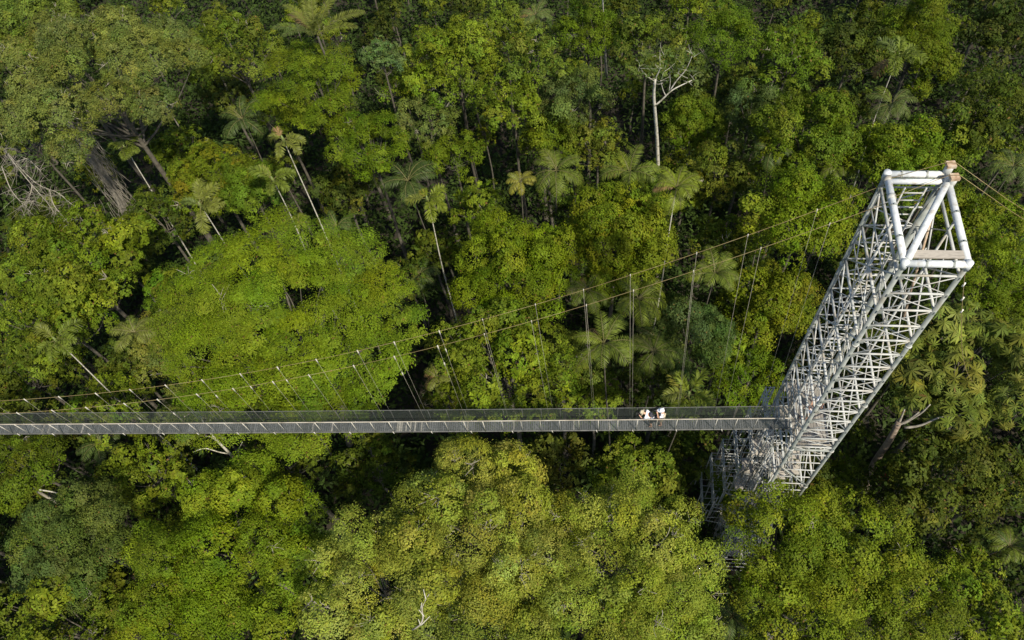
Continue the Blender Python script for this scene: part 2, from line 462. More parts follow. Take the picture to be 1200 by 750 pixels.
def trunk_mesh(rng, h, r, top_off, mat, flare=1.8, name='trunk', sides=9):
    n = 12
    t = np.linspace(0, 1, n)
    wob = np.stack([np.sin(t * 5 + rng.uniform(0, 6)) * 0.15, np.sin(t * 4 + rng.uniform(0, 6)) * 0.15, 0 * t], 1) * np.sin(t * math.pi)[:, None]
    p = np.stack([t * top_off[0], t * top_off[1], t * h], 1) + wob
    rr = r * (1 - 0.55 * t) * (1 + (flare - 1) * np.exp(-t * 14))
    return tubes_mesh(name, p[None], rr[None], sides, M[mat])


ROOTS = []
TREES = []          # (x, y, R, top) of every crown, for the understorey placement


def tree(name, xy, z, R, Hc, spec, label, cat='tree', group=None, detail=1.0, tint=(1, 1, 1), seed=None, ground=0.0, limbs=None, trunk_mat=None, twigs=6):
    rng = np.random.default_rng(seed if seed is not None else int(RNG.integers(1 << 30)))
    s = SPEC[spec]
    root = empty(name, (xy[0], xy[1], ground), label, cat, group)
    V, C, cen, siz, nrm, bare = crown_data(rng, R, Hc, s, detail, tint)
    off = rng.normal(size=2) * 0.04 * z
    cz = z - ground
    V = V + np.array([0, 0, cz])
    link('crown', mesh_quads('crown', V, C, M['leaf']), root)
    bm_ = trunk_mat or s['twig']
    base = np.array([0, 0, -min(0.9 * R, 0.35 * cz)])
    T, Q, T2, Q2 = branch_data(rng, cen, siz, nrm, bare, R, base, limbs or int(8 + R * 2.5), twigs)
    up_ = np.array([0, 0, cz])
    link('branchwork', tubes_mesh('branchwork', T + up_, Q, 5, M['bark_grey'], (T2 + up_, Q2, 4, M[bm_]) if len(T2) else None), root)
    tr = link('trunk', trunk_mesh(rng, cz - 0.1 * R + base[2] * 0.3, 0.08 + 0.032 * R, (0, 0), 'bark_grey'), root)
    TREES.append((xy[0], xy[1], R, z + Hc)); ROOTS.append((root, R))
    return root


# ------------------------------------------------------------------ palms
def frond_mesh(rng, L, style, col):
    """one frond: rachis and leaflets, base at the origin, growing along +X and arching down"""
    n = 26 if style == 'fine' else 22
    e0 = {'fine': 0.75, 'plume': 0.55, 'erect': 1.15}[style] + rng.normal() * 0.08
    bend = {'fine': 1.75, 'plume': 1.5, 'erect': 0.95}[style]
    t = np.linspace(0, 1, n + 1)
    ang = e0 - bend * t ** 1.4
    seg = L / n
    P = np.zeros((n + 1, 3))
    for i in range(n):
        P[i + 1] = P[i] + seg * np.array([math.cos(ang[i]), 0, math.sin(ang[i])])
    side = np.array([0, 1.0, 0])
    VV = []; CC = []
    rc = np.array([0.16, 0.15, 0.06])
    for i in range(n):                                   # the rachis as a thin roof-shaped strip
        w = 0.035 * (1 - 0.75 * t[i]); w2 = 0.035 * (1 - 0.75 * t[i + 1])
        VV.append([P[i] + side * w, P[i + 1] + side * w2, P[i + 1] - side * w2, P[i] - side * w]); CC.append(rc)
        VV.append([P[i] + [0, 0, w], P[i + 1] + [0, 0, w2], P[i + 1] - [0, 0, w2], P[i] - [0, 0, w]]); CC.append(rc)
    k0 = 3 if style != 'plume' else 4
    m = {'fine': 20, 'plume': 20, 'erect': 40}[style]
    for q in range(m):
        tq = k0 / n + (1 - k0 / n) * (q + 0.5) / m
        i = min(int(tq * n), n - 1); f = tq * n - i
        b = P[i] * (1 - f) + P[i + 1] * f
        tan = np.array([math.cos(ang[i]), 0, math.sin(ang[i])]); upv = np.array([-math.sin(ang[i]), 0, math.cos(ang[i])])
        sh = math.sin(math.pi * min(1, (0.12 + 0.86 * (tq - k0 / n) / (1 - k0 / n)))) ** 0.6
        ll = {'fine': 0.26, 'plume': 0.30, 'erect': 0.2}[style] * L * sh * rng.uniform(0.9, 1.08)
        lw = {'fine': 0.062, 'plume': 0.085, 'erect': 0.06}[style] * (0.6 + 0.4 * sh)
        for sgn in (-1, 1):
            fan = [0.0] if style != 'plume' else [0.45 * rng.normal(), 0.8 + 0.3 * rng.normal()]
            for lift in fan:
                fw = {'fine': 0.55, 'plume': 0.5, 'erect': 0.7}[style] + rng.normal() * 0.05
                base_up = {'fine': -0.12, 'plume': 0.0, 'erect': 0.25}[style] + lift
                dv = unit(sgn * side * math.cos(fw) * math.cos(base_up) + tan * math.sin(fw) + upv * math.sin(base_up))
                nn = unit(np.cross(dv, np.cross(upv + 0.15 * rng.normal(size=3), dv)))
                ww = unit(np.cross(nn, dv))
                mid = b + dv * ll * 0.55 - np.array([0, 0, 0.05 * ll])
                tip = b + dv * ll * 0.98 - np.array([0, 0, 0.30 * ll])
                c = np.array(col) * (1 + 0.16 * rng.normal()) * np.array([1, 1, 1 + .1 * rng.normal()])
                VV.append([b - ww * lw * 0.25, b + ww * lw * 0.25, mid + ww * lw * 0.5, mid - ww * lw * 0.5]); CC.append(c)
                VV.append([mid - ww * lw * 0.5, mid + ww * lw * 0.5, tip + ww * lw * 0.08, tip - ww * lw * 0.08]); CC.append(c)
    return mesh_quads('frond', np.array(VV).reshape(-1, 3), np.array(CC).clip(0.004, 0.7), M['frond'])


_frond_cache = {}


def frond(style, L, tone):
    key = (style, L, tone)
    if key not in _frond_cache:
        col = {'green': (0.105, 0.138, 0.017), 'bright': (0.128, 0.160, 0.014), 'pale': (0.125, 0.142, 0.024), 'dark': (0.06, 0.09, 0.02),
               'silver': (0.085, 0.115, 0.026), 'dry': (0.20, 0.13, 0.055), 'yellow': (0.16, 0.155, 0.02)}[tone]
        r = np.random.default_rng(int(L * 100) + len(tone) * 7 + len(style) * 31)
        _frond_cache[key] = [frond_mesh(r, L, style, col) for _ in range(3)]
    return _frond_cache[key]


def palm(px, py, z, style, L, n, tone, label, tones2=(), trunk_r=0.085, bark='bark_white', name='palm_tree', seed=0, lean=(0, 0), tilt=0.0, ground=0.0):
    rng = np.random.default_rng(1000 + seed)
    lean = tuple(rng.normal(size=2) * 0.9)
    if style == 'fine':
        n = n + 3
    z = z + (3.5 if z > 15 else 0); L = L * (0.86 if style == 'plume' else 0.9)
    p = at(px, py, z)
    root = empty(name, (p[0] + lean[0], p[1] + lean[1], ground), label, 'palm', 'palms among the rainforest crowns')
    h = z - ground
    tm = trunk_mesh(rng, h, trunk_r, (-lean[0], -lean[1]), bark, 1.5, sides=8)
    link('trunk', tm, root)
    if style == 'plume':                                 # green crownshaft under the fronds
        b = MB(); b.tube([(-lean[0], -lean[1], h - 0.15), (-lean[0], -lean[1], h + 0.5), (-lean[0], -lean[1], h + 0.9)], [0.10, 0.13, 0.04], 8)
        b.build('crownshaft', M['crownshaft'], root, True)
    tl = [tone] * n
    for k, tn in enumerate(tones2):
        tl[(k * 3 + 1) % n] = tn
    for k in range(n):
        me = frond(style, L, tl[k])[k % 3]
        f = link('frond', me, root)
        f.location = (-lean[0], -lean[1], h + (0.45 if style == 'plume' else 0))
        up = rng.uniform(-0.65, 0.4) - (0.5 if tl[k] == 'dry' else 0)
        f.rotation_euler = (rng.normal() * 0.12, -up + tilt, k * 2.39996 + rng.normal() * 0.2)
        sc = rng.uniform(0.82, 1.12); f.scale = (sc, sc, sc)
    return root


M['crownshaft'] = simple('green_crownshaft', [(0.3, (0.09, 0.12, 0.03)), (0.7, (0.15, 0.18, 0.05))], 6, 0.5)

# ------------------------------------------------------------------ the setting: ground and undergrowth
def ground_h(x, y):
    return 0.5 * np.sin(x * 0.05 + 1) + 0.6 * np.cos(y * 0.043) + 0.3 * np.sin(x * 0.13 + y * 0.11)


g = np.concatenate([np.linspace(-2500, -220, 8), np.linspace(-180, 220, 61), np.linspace(260, 2600, 8)])
GX, GY = np.meshgrid(g, g)
GZ = ground_h(GX, GY) - 0.8
ng = len(g)
idx = np.arange(ng * ng).reshape(ng, ng)
me = mesh_any('ground', np.stack([GX.ravel(), GY.ravel(), GZ.ravel()], 1),
              np.stack([idx[:-1, :-1], idx[:-1, 1:], idx[1:, 1:], idx[1:, :-1]], -1).reshape(-1, 4), M['litter'])
tag(link('ground', me), kind='structure')

# undergrowth: nobody could count it, one object
ru = np.random.default_rng(33)
nb = 12500
bx = ru.uniform(-98, 60, nb); by = ru.uniform(-6, 98, nb)
bz = ground_h(bx, by) - 0.8 + 0.3 + 7.0 * ru.random(nb) ** 2.0
per = 26
ii = np.repeat(np.arange(nb), per); mtot = nb * per
Pu = np.stack([bx, by, bz], 1)[ii] + ru.normal(size=(mtot, 3)) * np.array([0.75, 0.75, 0.4])
Nu = unit(np.array([0, 0, 1.0]) + 0.55 * ru.normal(size=(mtot, 3)))
Du = ru.normal(size=(mtot, 3))
Lu = ru.uniform(0.35, 0.8, mtot)
Vu = leaves_to_quads(ru, Pu, Nu, Du, Lu, Lu * 0.42)
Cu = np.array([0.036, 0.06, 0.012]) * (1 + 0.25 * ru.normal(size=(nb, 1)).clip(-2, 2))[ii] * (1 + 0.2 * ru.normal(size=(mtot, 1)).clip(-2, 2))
tag(link('undergrowth', mesh_quads('undergrowth', Vu, Cu.clip(0.004, 0.4), M['leaf'])), kind='stuff')

# ------------------------------------------------------------------ lattice tower
TX0, TX1, TY0, TY1 = 10.45, 12.55, 16.44, 20.44
ZT, ZD = 47.96, 30.1
tower = empty('lattice_tower', ((TX0 + TX1) / 2, (TY0 + TY1) / 2, 0), 'tall galvanised steel lattice tower carrying the hanging bridge, white pipes framing its open top', 'tower')
TO = np.array([(TX0 + TX1) / 2, (TY0 + TY1) / 2, 0])
SWc, SEc, NEc, NWc = (TX0, TY0), (TX1, TY0), (TX1, TY1), (TX0, TY1)
rt = np.random.default_rng(5)


def v3(c, z):
    return np.array([c[0], c[1], z])


def member(pts, r, name, mat, sides=6, smooth=True, parent=None):
    b = MB(); b.tube(np.asarray(pts, float) - TO, r, sides)
    return b.build(name, M[mat], parent or tower, smooth)


for c in (SWc, SEc, NEc, NWc):
    leg = member([v3(c, -0.6), v3(c, 16), v3(c, ZT - 0.06)], [0.15, 0.15, 0.14] if c == NEc else [0.10, 0.10, 0.095], 'leg', 'leg_steel', 10)
    for z in np.arange(6, 47, 6.0):
        fl = MB(); fl.tube([v3(c, z - 0.035) - TO, v3(c, z + 0.035) - TO], 0.18 if c == NEc else 0.135, 10); fl.build('flange', M['galv'], leg, True)
rt_pipe = 0.132
for a, b_, dz in ((SWc, SEc, 0), (SEc, NEc, 0), (NWc, SWc, 0), (NWc, NEc, 0)):
    member([v3(a, ZT + dz), v3(b_, ZT + dz)], rt_pipe, 'top_pipe', 'white_pipe', 12)
member([(TX0, TY1 - 0.36, ZT + 0.02), (TX1 - 0.2, TY1 - 0.36, ZT + 0.02)], 0.11, 'top_pipe', 'white_pipe', 12)
member([(TX0 + .1, TY0 + .12, ZT + 0.09), (TX1 - 0.06, TY1 - 0.42, ZT + 0.09)], 0.125, 'diagonal_pipe', 'white_pipe', 12)
b = MB()
for c in (SWc, SEc, NWc):
    b2 = MB(); b2.tube([v3(c, ZT - 0.25) - TO, v3(c, ZT + 0.145) - TO], 0.134, 12); b2.build('corner_collar', M['white_pipe'], tower, True)
b.box(np.array([TX0 + 0.12, TY0 + 0.2, ZT + 0.02]) - TO, np.array([TX1 - 0.1, TY0 + 0.52, ZT + 0.09]) - TO)
b.build('timber_plank', M['plank'], tower)
for (px_, py_, zz) in ((TX1 - 0.02, TY1 + 0.02, 48.42), (TX1 + 0.06, TY1 - 0.46, 48.30)):
    p_ = member([(px_, py_, ZT - 0.1), (px_, py_, zz)], 0.15, 'saddle_post', 'galv', 12)
    b = MB(); b.box(np.array([px_ - .16, py_ - .14, zz]) - TO, np.array([px_ + .16, py_ + .14, zz + .12]) - TO, 0.1); b.build('saddle', M['rust'], p_)
for x_, y_, ax in ((TX0 + .7, TY0, 0), (TX0 + 1.6, TY0, 0), (TX0, TY0 + 1.1, 1), (TX0, TY0 + 2.5, 1), (TX1, TY0 + 0.9, 1), (TX1, TY0 + 2.2, 1), (TX0 + .5, TY1, 0), (TX0 + 1.4, TY1, 0)):
    d_ = np.array([0.035, 0, 0]) if ax == 0 else np.array([0, 0.035, 0])
    c_ = np.array([x_, y_, ZT]) - TO
    b = MB(); b.tube([c_ - d_, c_ + d_], rt_pipe + 0.014, 12); b.box(c_ + [-0.025, -0.025, 0.1], c_ + [0.025, 0.025, 0.19]); b.build('pipe_band', M['leg_steel'], tower)
# steel saddle brackets on the west pipe where the cables come in
for yy in (20.18, 19.35):
    b = MB(); b.tube([np.array([TX0, yy - 0.09, ZT]) - TO, np.array([TX0, yy + 0.09, ZT]) - TO], 0.16, 12); b.build('pipe_clamp', M['galv'], tower, True)

bars = []; braces = []          # (visibility weight, endpoints, radius)
faces = {'south': (SWc, SEc), 'east': (SEc, NEc), 'north': (NWc, NEc), 'west': (SWc, NWc)}


def lerp(a, b_, t):
    return (a[0] + (b_[0] - a[0]) * t, a[1] + (b_[1] - a[1]) * t)


bay = 1.2
zs = np.arange(ZT - 0.75, 1.0, -bay)
for k, z in enumerate(zs):
    z2 = zs[k + 1] if k + 1 < len(zs) else z - bay
    hide = max(0, (ZD - 8 - z) * 0.2) + (ZT - z) * 0.01
    for fn in ('south', 'north'):
        a, b_ = faces[fn]
        if fn == 'south' and z < ZD - 0.4:
            bars.append((hide + 0.3, v3(a, z), v3(b_, z), 0.036))
            continue
        w = hide + (0 if fn == 'south' else 2.2)
        bars.append((w, v3(a, z), v3(b_, z), 0.048 if fn == 'south' else 0.036))
        if fn == 'south':
            braces.append((w, v3(a, z), v3(b_, z2), 0.02)); braces.append((w, v3(b_, z - .05), v3(a, z2 - .05), 0.02))
        else:
            p0, p1 = (a, b_) if k % 2 else (b_, a)
            braces.append((w, v3(p0, z), v3(p1, z2), 0.028))
    if k % 2 == 0:
        z3 = z - 2 * bay
        for fn in ('west', 'east'):
            a, b_ = faces[fn]
            w = hide + (0.5 if fn == 'west' else 2.6)
            m_ = lerp(a, b_, 0.5)
            bars.append((w, v3(a, z), v3(b_, z), 0.06))
            # one steep diagonal in each half, alternating like a row of letters V and A
            up = (k // 2) % 2 == 0
            for q0, q1 in ((a, m_), (b_, m_)):
                p0, p1 = (q0, q1) if up else (q1, q0)
                braces.append((w, v3(p0, z), v3(p1, z3), 0.036))
                braces.append((w + 0.6, v3(p1, z - 0.03), v3(p0, z3 - 0.03), 0.024))
    else:
        a, b_ = faces['west']
        bars.append((hide + 1.6, v3(a, z), v3(b_, z), 0.03))
for lst, nm, rest in ((bars, 'crossbar', 'crossbar_run'), (braces, 'diagonal_brace', 'diagonal_brace_run')):
    lst.sort(key=lambda q: q[0])
    for (w, a, b_, r) in lst[:100]:
        member([a, b_], r, nm, 'galv', 6)
    B = MB()
    for (w, a, b_, r) in lst[100:]:
        B.tube(np.array([a, b_]) - TO, r, 5)
    tag(B.build(nm, M['galv'], tower, True), kind='stuff')
for z in zs[:16]:
    for c in (SWc, SEc, NWc):
        b = MB(); b.box(v3(c, z - 0.09) - TO - [0.012, 0.12, 0] , v3(c, z + 0.09) - TO + [0.2 if c != SEc else -0.0, -0.105, 0]) if c != NWc else b.box(v3(c, z - 0.09) - TO - [0.12, 0.2, 0], v3(c, z + 0.09) - TO - [0.105, 0, 0])
        b.build('gusset_plate', M['leg_steel'], tower)
# middle posts of the long faces
for x_ in (TX0, TX1):
    member([(x_, (TY0 + TY1) / 2, 0.3), (x_, (TY0 + TY1) / 2, ZT - 0.12)], 0.05, 'middle_post', 'galv')
# ladder up the north half, from the deck to the top
lad = empty('ladder', (0, 0, 0), None, None); lad.parent = tower
lx0, lx1, ly = 11.0, 11.75, 19.55
for x_ in (lx0, lx1):
    member([(x_, ly, ZD), (x_, ly + 0.25, ZT)], 0.032, 'ladder_rail', 'galv', parent=lad)
for z in np.arange(ZD + 0.35, ZT - 0.2, 0.42):
    yy = ly + 0.25 * (z - ZD) / (ZT - ZD)
    member([(lx0, yy, z), (lx1, yy, z)], 0.03, 'rung', 'galv', 5, parent=lad)
# rusty pipe hanging inside the east side, tie rods
member([(TX1 - 0.25, TY1 - 0.5, ZT - 0.2), (TX1 - 0.2, TY0 + 1.0, ZT - 5.5)], 0.05, 'rusty_stay', 'rust')
for yy, z2 in ((19.6, 41), (18.4, 42.5), (17.6, 40)):
    member([(11.6, yy, ZT - 0.7), (11.3, yy - 0.8, z2)], 0.03, 'tie_rod', 'galv', 5)
# boarded platform at the deck, with a mesh fence round it
b = MB()
for k in range(13):
    x_ = TX0 + 0.13 + k * 0.146
    gcol = np.array([0.24, 0.225, 0.20]) * rt.uniform(0.75, 1.15)
    b.box(np.array([x_, TY0 + 0.1, ZD - 0.06]) - TO, np.array([x_ + 0.128, TY1 - 0.1, ZD - 0.005]) - TO, col=tuple(gcol))
b.build('platform', M['deckwood'], tower, colour=True)
for z in (ZD + 0.55, ZD + 1.1):
    member([v3(SWc, z), v3((TX0, 17.35), z)], 0.03, 'guard_rail', 'rail', 5)
    member([v3((TX0, 18.55), z), v3(NWc, z)], 0.03, 'guard_rail', 'rail', 5)
    member([(TX0 + .06, TY0 + .06, z), (TX1 - .06, TY0 + .06, z)], 0.03, 'guard_rail', 'rail', 5)
for (a, b_) in (((TX0 + .02, TY0), (TX0 + .02, 17.4)), ((TX0 + .02, 18.5), (TX0 + .02, TY1))):
    me = mesh_any('wire_mesh', np.array([v3(a, ZD), v3(b_, ZD), v3(b_, ZD + 1.1), v3(a, ZD + 1.1)]) - TO, [(0, 1, 2, 3)], M['net'], False)
    link('wire_mesh', me, tower)
# timber boards standing along the bridge mouth
for k, (yy, tilt_) in enumerate(((17.0, .1), (17.22, -.05), (18.75, .12), (18.98, 0.02), (19.2, -.06), (19.5, .05))):
    b = MB(); b.box(np.array([TX0 + 0.08, yy, ZD]) - TO, np.array([TX0 + 0.12, yy + 0.14, ZD + 1.9]) - TO); o = b.build('timber_board', M['plank'], tower)
# stairs zigzagging under the deck, landings and railing grids stepping out on the north-west side
for k in range(9):
    za = ZD - 0.5 - k * 2.9; zb = za - 2.9
    if zb < 1:
        break
    south = (k % 2 == 0)
    ya, yb = (17.2, 19.8) if south else (19.8, 17.2)
    xs = TX0 + 0.35 if south else TX0 + 1.15
    fl_ = MB()
    for q in range(11):
        t = (q + 0.5) / 11
        yq = ya + (yb - ya) * t; zq = za + (zb - za) * t
        fl_.box(np.array([xs, yq - 0.13, zq - 0.025]) - TO, np.array([xs + 0.65, yq + 0.13, zq + 0.025]) - TO)
    st = fl_.build('stair_flight', M['plank'], tower)
    sb = MB()
    for xx in (xs - 0.03, xs + 0.68):
        sb.tube(np.array([(xx, ya, za - 0.05), (xx, yb, zb - 0.05)]) - TO, 0.05, 5)
        sb.tube(np.array([(xx, ya, za + 0.95), (xx, yb, zb + 0.95)]) - TO, 0.028, 5)
    sb.build('stair_rail', M['galv'], st, True)
    # landing at the foot of the flight
    ylo, yhi = (yb - 0.1, yb + 0.7) if south else (yb - 0.7, yb + 0.1)
    b = MB(); b.box(np.array([TX0 + 0.1, ylo, zb - 0.05]) - TO, np.array([TX0 + 1.0, yhi, zb]) - TO); b.build('landing', M['plank'], tower)

# scaffold bay with outer landings against the north-west corner, one storey per level
for k, z in enumerate((26.9, 23.6, 20.2, 16.8, 13.4, 10.0)):
    ex = 0.6 + 0.34 * k; ey = 0.6 + 0.22 * k
    x0, x1, y0, y1 = TX0 - ex, TX0 - 0.12, 18.2, TY1 + ey
    b = MB(); b.box(np.array([max(x0 + 0.1, x1 - 0.75), y0 + 0.25, z - 0.06]) - TO, np.array([x1, y0 + 1.3, z]) - TO); land = b.build('outer_landing', M['plank'], tower)
    gr = MB()
    for zz in (0.05, 0.55, 1.1):
        gr.tube(np.array([(x0, y0, z + zz), (x0, y1, z + zz), (x1, y1, z + zz)]) - TO, 0.028, 5)
    for yy in np.arange(y0, y1 + 0.01, 0.42):
        gr.tube(np.array([(x0, yy, z - 0.1), (x0, yy, z + 1.15)]) - TO, 0.028, 5)
    for xx in np.arange(x0, x1 + 0.01, 0.42):
        gr.tube(np.array([(xx, y1, z - 0.1), (xx, y1, z + 1.15)]) - TO, 0.028, 5)
    gr.build('railing_grid', M['galv'], land, True)
    for c in ((x0, y0), (x0, y1), ((x0 + x1) / 2, y1), (x0, (y0 + y1) / 2), (x1, y1), (x0 + 0.3, y0 + 0.4)):
        member([v3(c, z + 1.15), v3(c, max(z - 3.6, 0))], 0.045, 'scaffold_post', 'galv', 5)
    member([(x0, y1, z - 0.08), (TX0, TY1, z - 1.2)], 0.035, 'bracket', 'galv', 5)
    for yy in np.arange(y0 + 0.2, y1, 0.5):
        gr2 = member([(x0, yy, z - 0.07), (x1, yy, z - 0.07)], 0.03, 'joist', 'galv', 5)
    member([(x0, y0 + .3, z + 1.0), (x1 - .1, y1 - .2, z - 2.6)], 0.03, 'bracket', 'galv', 5)
    member([(x0, y0, z - 0.08), (TX0, y0, z - 1.2)], 0.035, 'bracket', 'galv', 5)
# thin standards along the lower west and south faces
for k in range(13):
    yy = 16.1 + 0.36 * k + 0.05 * rt.normal(); xx = TX0 - 0.18 - 0.35 * rt.random()
    zt_ = 28.6 - 5 * rt.random()
    member([(xx, yy, 0.2), (xx + 0.1 * rt.normal(), yy + 0.15 * rt.normal(), zt_)], 0.038, 'scaffold_post', 'galv' if k % 3 else 'dark_steel', 5)
for k in range(6):
    z = 27.5 - 3.2 * k
    member([v3(SWc, z) + [-.02, -.12, 0], v3(SEc, z - 3.1) + [0, -.12, 0]], 0.05, 'knee_brace', 'leg_steel')
    member([v3(SWc, z - 3.1) + [-.1, -.05, 0], v3(NWc, z) + [-.1, 0, 0]], 0.045, 'knee_brace', 'leg_steel')
# deck beams that carry the platform
for yy in (TY0, (TY0 + TY1) / 2, TY1):
    member([(TX0 - .05, yy, ZD - 0.14), (TX1 + .05, yy, ZD - 0.14)], 0.07, 'deck_beam', 'leg_steel')

# guy cable from the south-east top corner
gp0 = np.array([TX1 - 0.02, TY0 - 0.02, ZT - 0.2]); gp1 = at(1150, 455, 16.0)
guy = empty('guy_cable', (gp1[0], gp1[1], gp1[2]), 'rusty guy cable hanging down from the front right corner of the tower top', 'cable')
tt = np.linspace(0, 1, 24)[:, None]
gp = gp0 + (gp1 - gp0) * tt + np.array([0, 0, -1.6]) * (tt * (1 - tt) * 4)
b = MB(); b.tube(gp - gp1, 0.014, 6); b.build('wire', M['cable'], guy, True)
for q in (0.05, 0.10, 0.15):
    p_ = gp0 + (gp1 - gp0) * q + np.array([0, 0, -1.6 * q * (1 - q) * 4]) - gp1
    b = MB(); b.tube([p_ + [0, 0, .12], p_ - [0, 0, .12]], 0.035, 6); b.build('turnbuckle', M['rope'], guy, True)

# ------------------------------------------------------------------ hanging bridge
def yb(x):
    return 17.91 + (x - 10.28) * 0.048


def zb_(x):                      # slight sag between the towers
    return ZD - 0.35 * (1 - ((x + 38) / 48.3) ** 2)


BW = 0.29
bridge = empty('suspension_bridge', (TX0, yb(TX0), ZD), 'long narrow hanging footbridge with grey slatted deck and dark side netting, running to the tower', 'bridge')
BO = np.array([TX0, yb(TX0), ZD])
XE = -78.0
rb = np.random.default_rng(11)
rzb = math.atan(0.048)
b = MB()
x_ = TX0 - 0.02
tone_run = 1.0
while x_ > XE:
    w = 0.125 if rb.random() < 0.93 else 0.15
    cx0 = x_
    c = np.array([0.175, 0.18, 0.18]) * rb.uniform(0.78, 1.22)
    c = c * (0.92 + 0.16 * math.sin(cx0 * 0.9) * math.sin(cx0 * 0.37 + 1) + 0.10 * math.sin(cx0 * 3.1))
    if rb.random() < 0.03:
        c = np.array([0.40, 0.38, 0.34]) * rb.uniform(0.8, 1.1)
    if 3.0 < -(x_ + 9.0) + 2 < 4.6 and rb.random() < 0.6:      # the newer, paler boards half way along
        c = np.array([0.46, 0.44, 0.38]) * rb.uniform(0.8, 1.1)
    cx = x_ - w / 2
    b.box(np.array([cx - w / 2 + 0.012, yb(cx) - BW, zb_(cx) - 0.04]) - BO, np.array([cx + w / 2 - 0.012, yb(cx) + BW, zb_(cx) + rb.normal() * 0.004]) - BO, rzb, tuple(c))
    x_ -= w
b.build('deck', M['deckwood'], bridge, colour=True)
xs_ = np.linspace(TX0, XE, 90)
for sgn in (-1, 1):
    edge = np.stack([xs_, yb(xs_) + sgn * (BW + 0.02), zb_(xs_)], 1)
    b = MB(); b.tube(edge - np.array([0, 0, 0.07]) - BO, 0.04, 6); b.build('bearer_cable', M['dark_steel'], bridge, True)
    top = edge + np.array([0, sgn * 0.04, 1.5])
    b = MB(); b.tube(top - BO, 0.028 if sgn < 0 else 0.018, 6); b.build('handrail', M['rail'] if sgn < 0 else M['dark_steel'], bridge, True)
    nV = np.concatenate([edge, top]) - BO
    k = len(xs_)
    link('side_net', mesh_any('side_net', nV, [(i, i + 1, k + i + 1, k + i) for i in range(k - 1)], M['net'], False), bridge)
    far = MB(); nfar = 0
    for q, x0 in enumerate(np.arange(TX0 - 0.9, XE, -1.06)):
        p0 = np.array([x0, yb(x0) + sgn * (BW + 0.03), zb_(x0) - 0.05]); p1 = p0 + [0.0, sgn * 0.04, 1.54]
        big = rb.random() < 0.5
        r_ = (0.024 if big else 0.014) if sgn < 0 else 0.014
        if x0 > -41:
            o = MB().tube(np.array([p0, p1]) - BO, r_, 6).build('net_post', M['fitting'] if sgn < 0 else M['dark_steel'], bridge, True)
        else:
            far.tube(np.array([p0, p1]) - BO, r_, 5); nfar += 1
    tag(far.build('net_post', M['fitting'] if sgn < 0 else M['dark_steel'], bridge, True), kind='stuff')


def cable_z(x):                  # parabola, lowest half way between the towers
    return 32.0 + 0.00581 * (x + 41.7) ** 2


def cable_y(x, sgn):
    return yb(x) + sgn * 0.42 + 0.1 * (cable_z(x) - zb_(x))


hx = np.arange(8.4, -75, -2.3)
for sgn, post in ((1, (TX1 - 0.02, TY1 + 0.02, 48.60)), (-1, (TX1 + 0.06, TY1 - 0.46, 48.48))):
    xs2 = np.linspace(TX0 - 0.05, XE, 110)
    pts = [np.array([x, cable_y(x, sgn), cable_z(x)]) for x in xs2]
    x_ = TX0
    pts.insert(0, np.array([TX0 + 0.1, cable_y(TX0, sgn), ZT + 0.2]))
    pts.insert(0, np.array([post[0] - 0.2, post[1], post[2]])); pts.insert(0, np.array([post[0] + 0.15, post[1], post[2] - 0.02]))
    anc = np.array([58.0, post[1] + 1.0, 22.0])
    for t in np.linspace(0.06, 1, 20):
        q = np.array(post) + (anc - np.array(post)) * t - np.array([0, 0, 2.2 * 4 * t * (1 - t)])
        pts.insert(0, q)
    b = MB(); b.tube(np.array(pts) - BO, 0.0095, 6); cab = b.build('suspension_cable', M['cable'], bridge, True)
    farm = MB()
    for k, x in enumerate(hx):
        x = x + rb.normal() * 0.12
        c = np.array([x, cable_y(x, sgn), cable_z(x)])
        e = np.array([x + 0.55, yb(x) + sgn * (BW + 0.03), zb_(x) - 0.08])
        if x < -44:
            farm.tube(np.array([c, e]) - BO, 0.014, 4); continue
        hg = MB().tube(np.array([c, e]) - BO, 0.006, 5).build('hanger', M['wire'], bridge, True)
        d = unit(e - c)
        L_ = np.linalg.norm(e - c)
        MB().tube(np.array([c + [0, 0, 0.08], c + d * (0.3 if x < -7 else 0.15)]) - BO, 0.032 if x < -7 else 0.02, 6).build('clamp', M['fitting'], hg, True)
        if 4 < L_ < 9 and rb.random() < 0.5:
            q = c + d * (1.1 + 0.5 * rb.random()); MB().tube(np.array([q, q + d * 0.3]) - BO, 0.032, 6).build('turnbuckle', M['fitting'], hg, True)
        MB().tube(np.array([e + [0, 0, 0.14], e + [0.06, sgn * 0.03, -0.09]]) - BO, 0.026, 6).build('end_fitting', M['fitting'], hg, True)
    tag(farm.build('hanger', M['rope'], bridge, True), kind='stuff')


# ------------------------------------------------------------------ people
def skin_mesh(verts, edges, radii, subdiv=2, root=0):
    me = bpy.data.meshes.new('tmp'); me.from_pydata([tuple(v) for v in verts], edges, [])
    o = bpy.data.objects.new('tmp', me); COL.objects.link(o)
    md = o.modifiers.new('s', 'SKIN')
    for i, r in enumerate(radii):
        r = (r, r) if np.isscalar(r) else r
        me.skin_vertices[0].data[i].radius = r
        me.skin_vertices[0].data[i].use_root = (i == root)
    sb = o.modifiers.new('u', 'SUBSURF'); sb.levels = subdiv; sb.render_levels = subdiv
    dg = bpy.context.evaluated_depsgraph_get(); dg.update()
    out = bpy.data.meshes.new_from_object(o.evaluated_get(dg))
    bpy.data.objects.remove(o); bpy.data.meshes.remove(me)
    out.polygons.foreach_set('use_smooth', np.ones(len(out.polygons), bool))
    return out


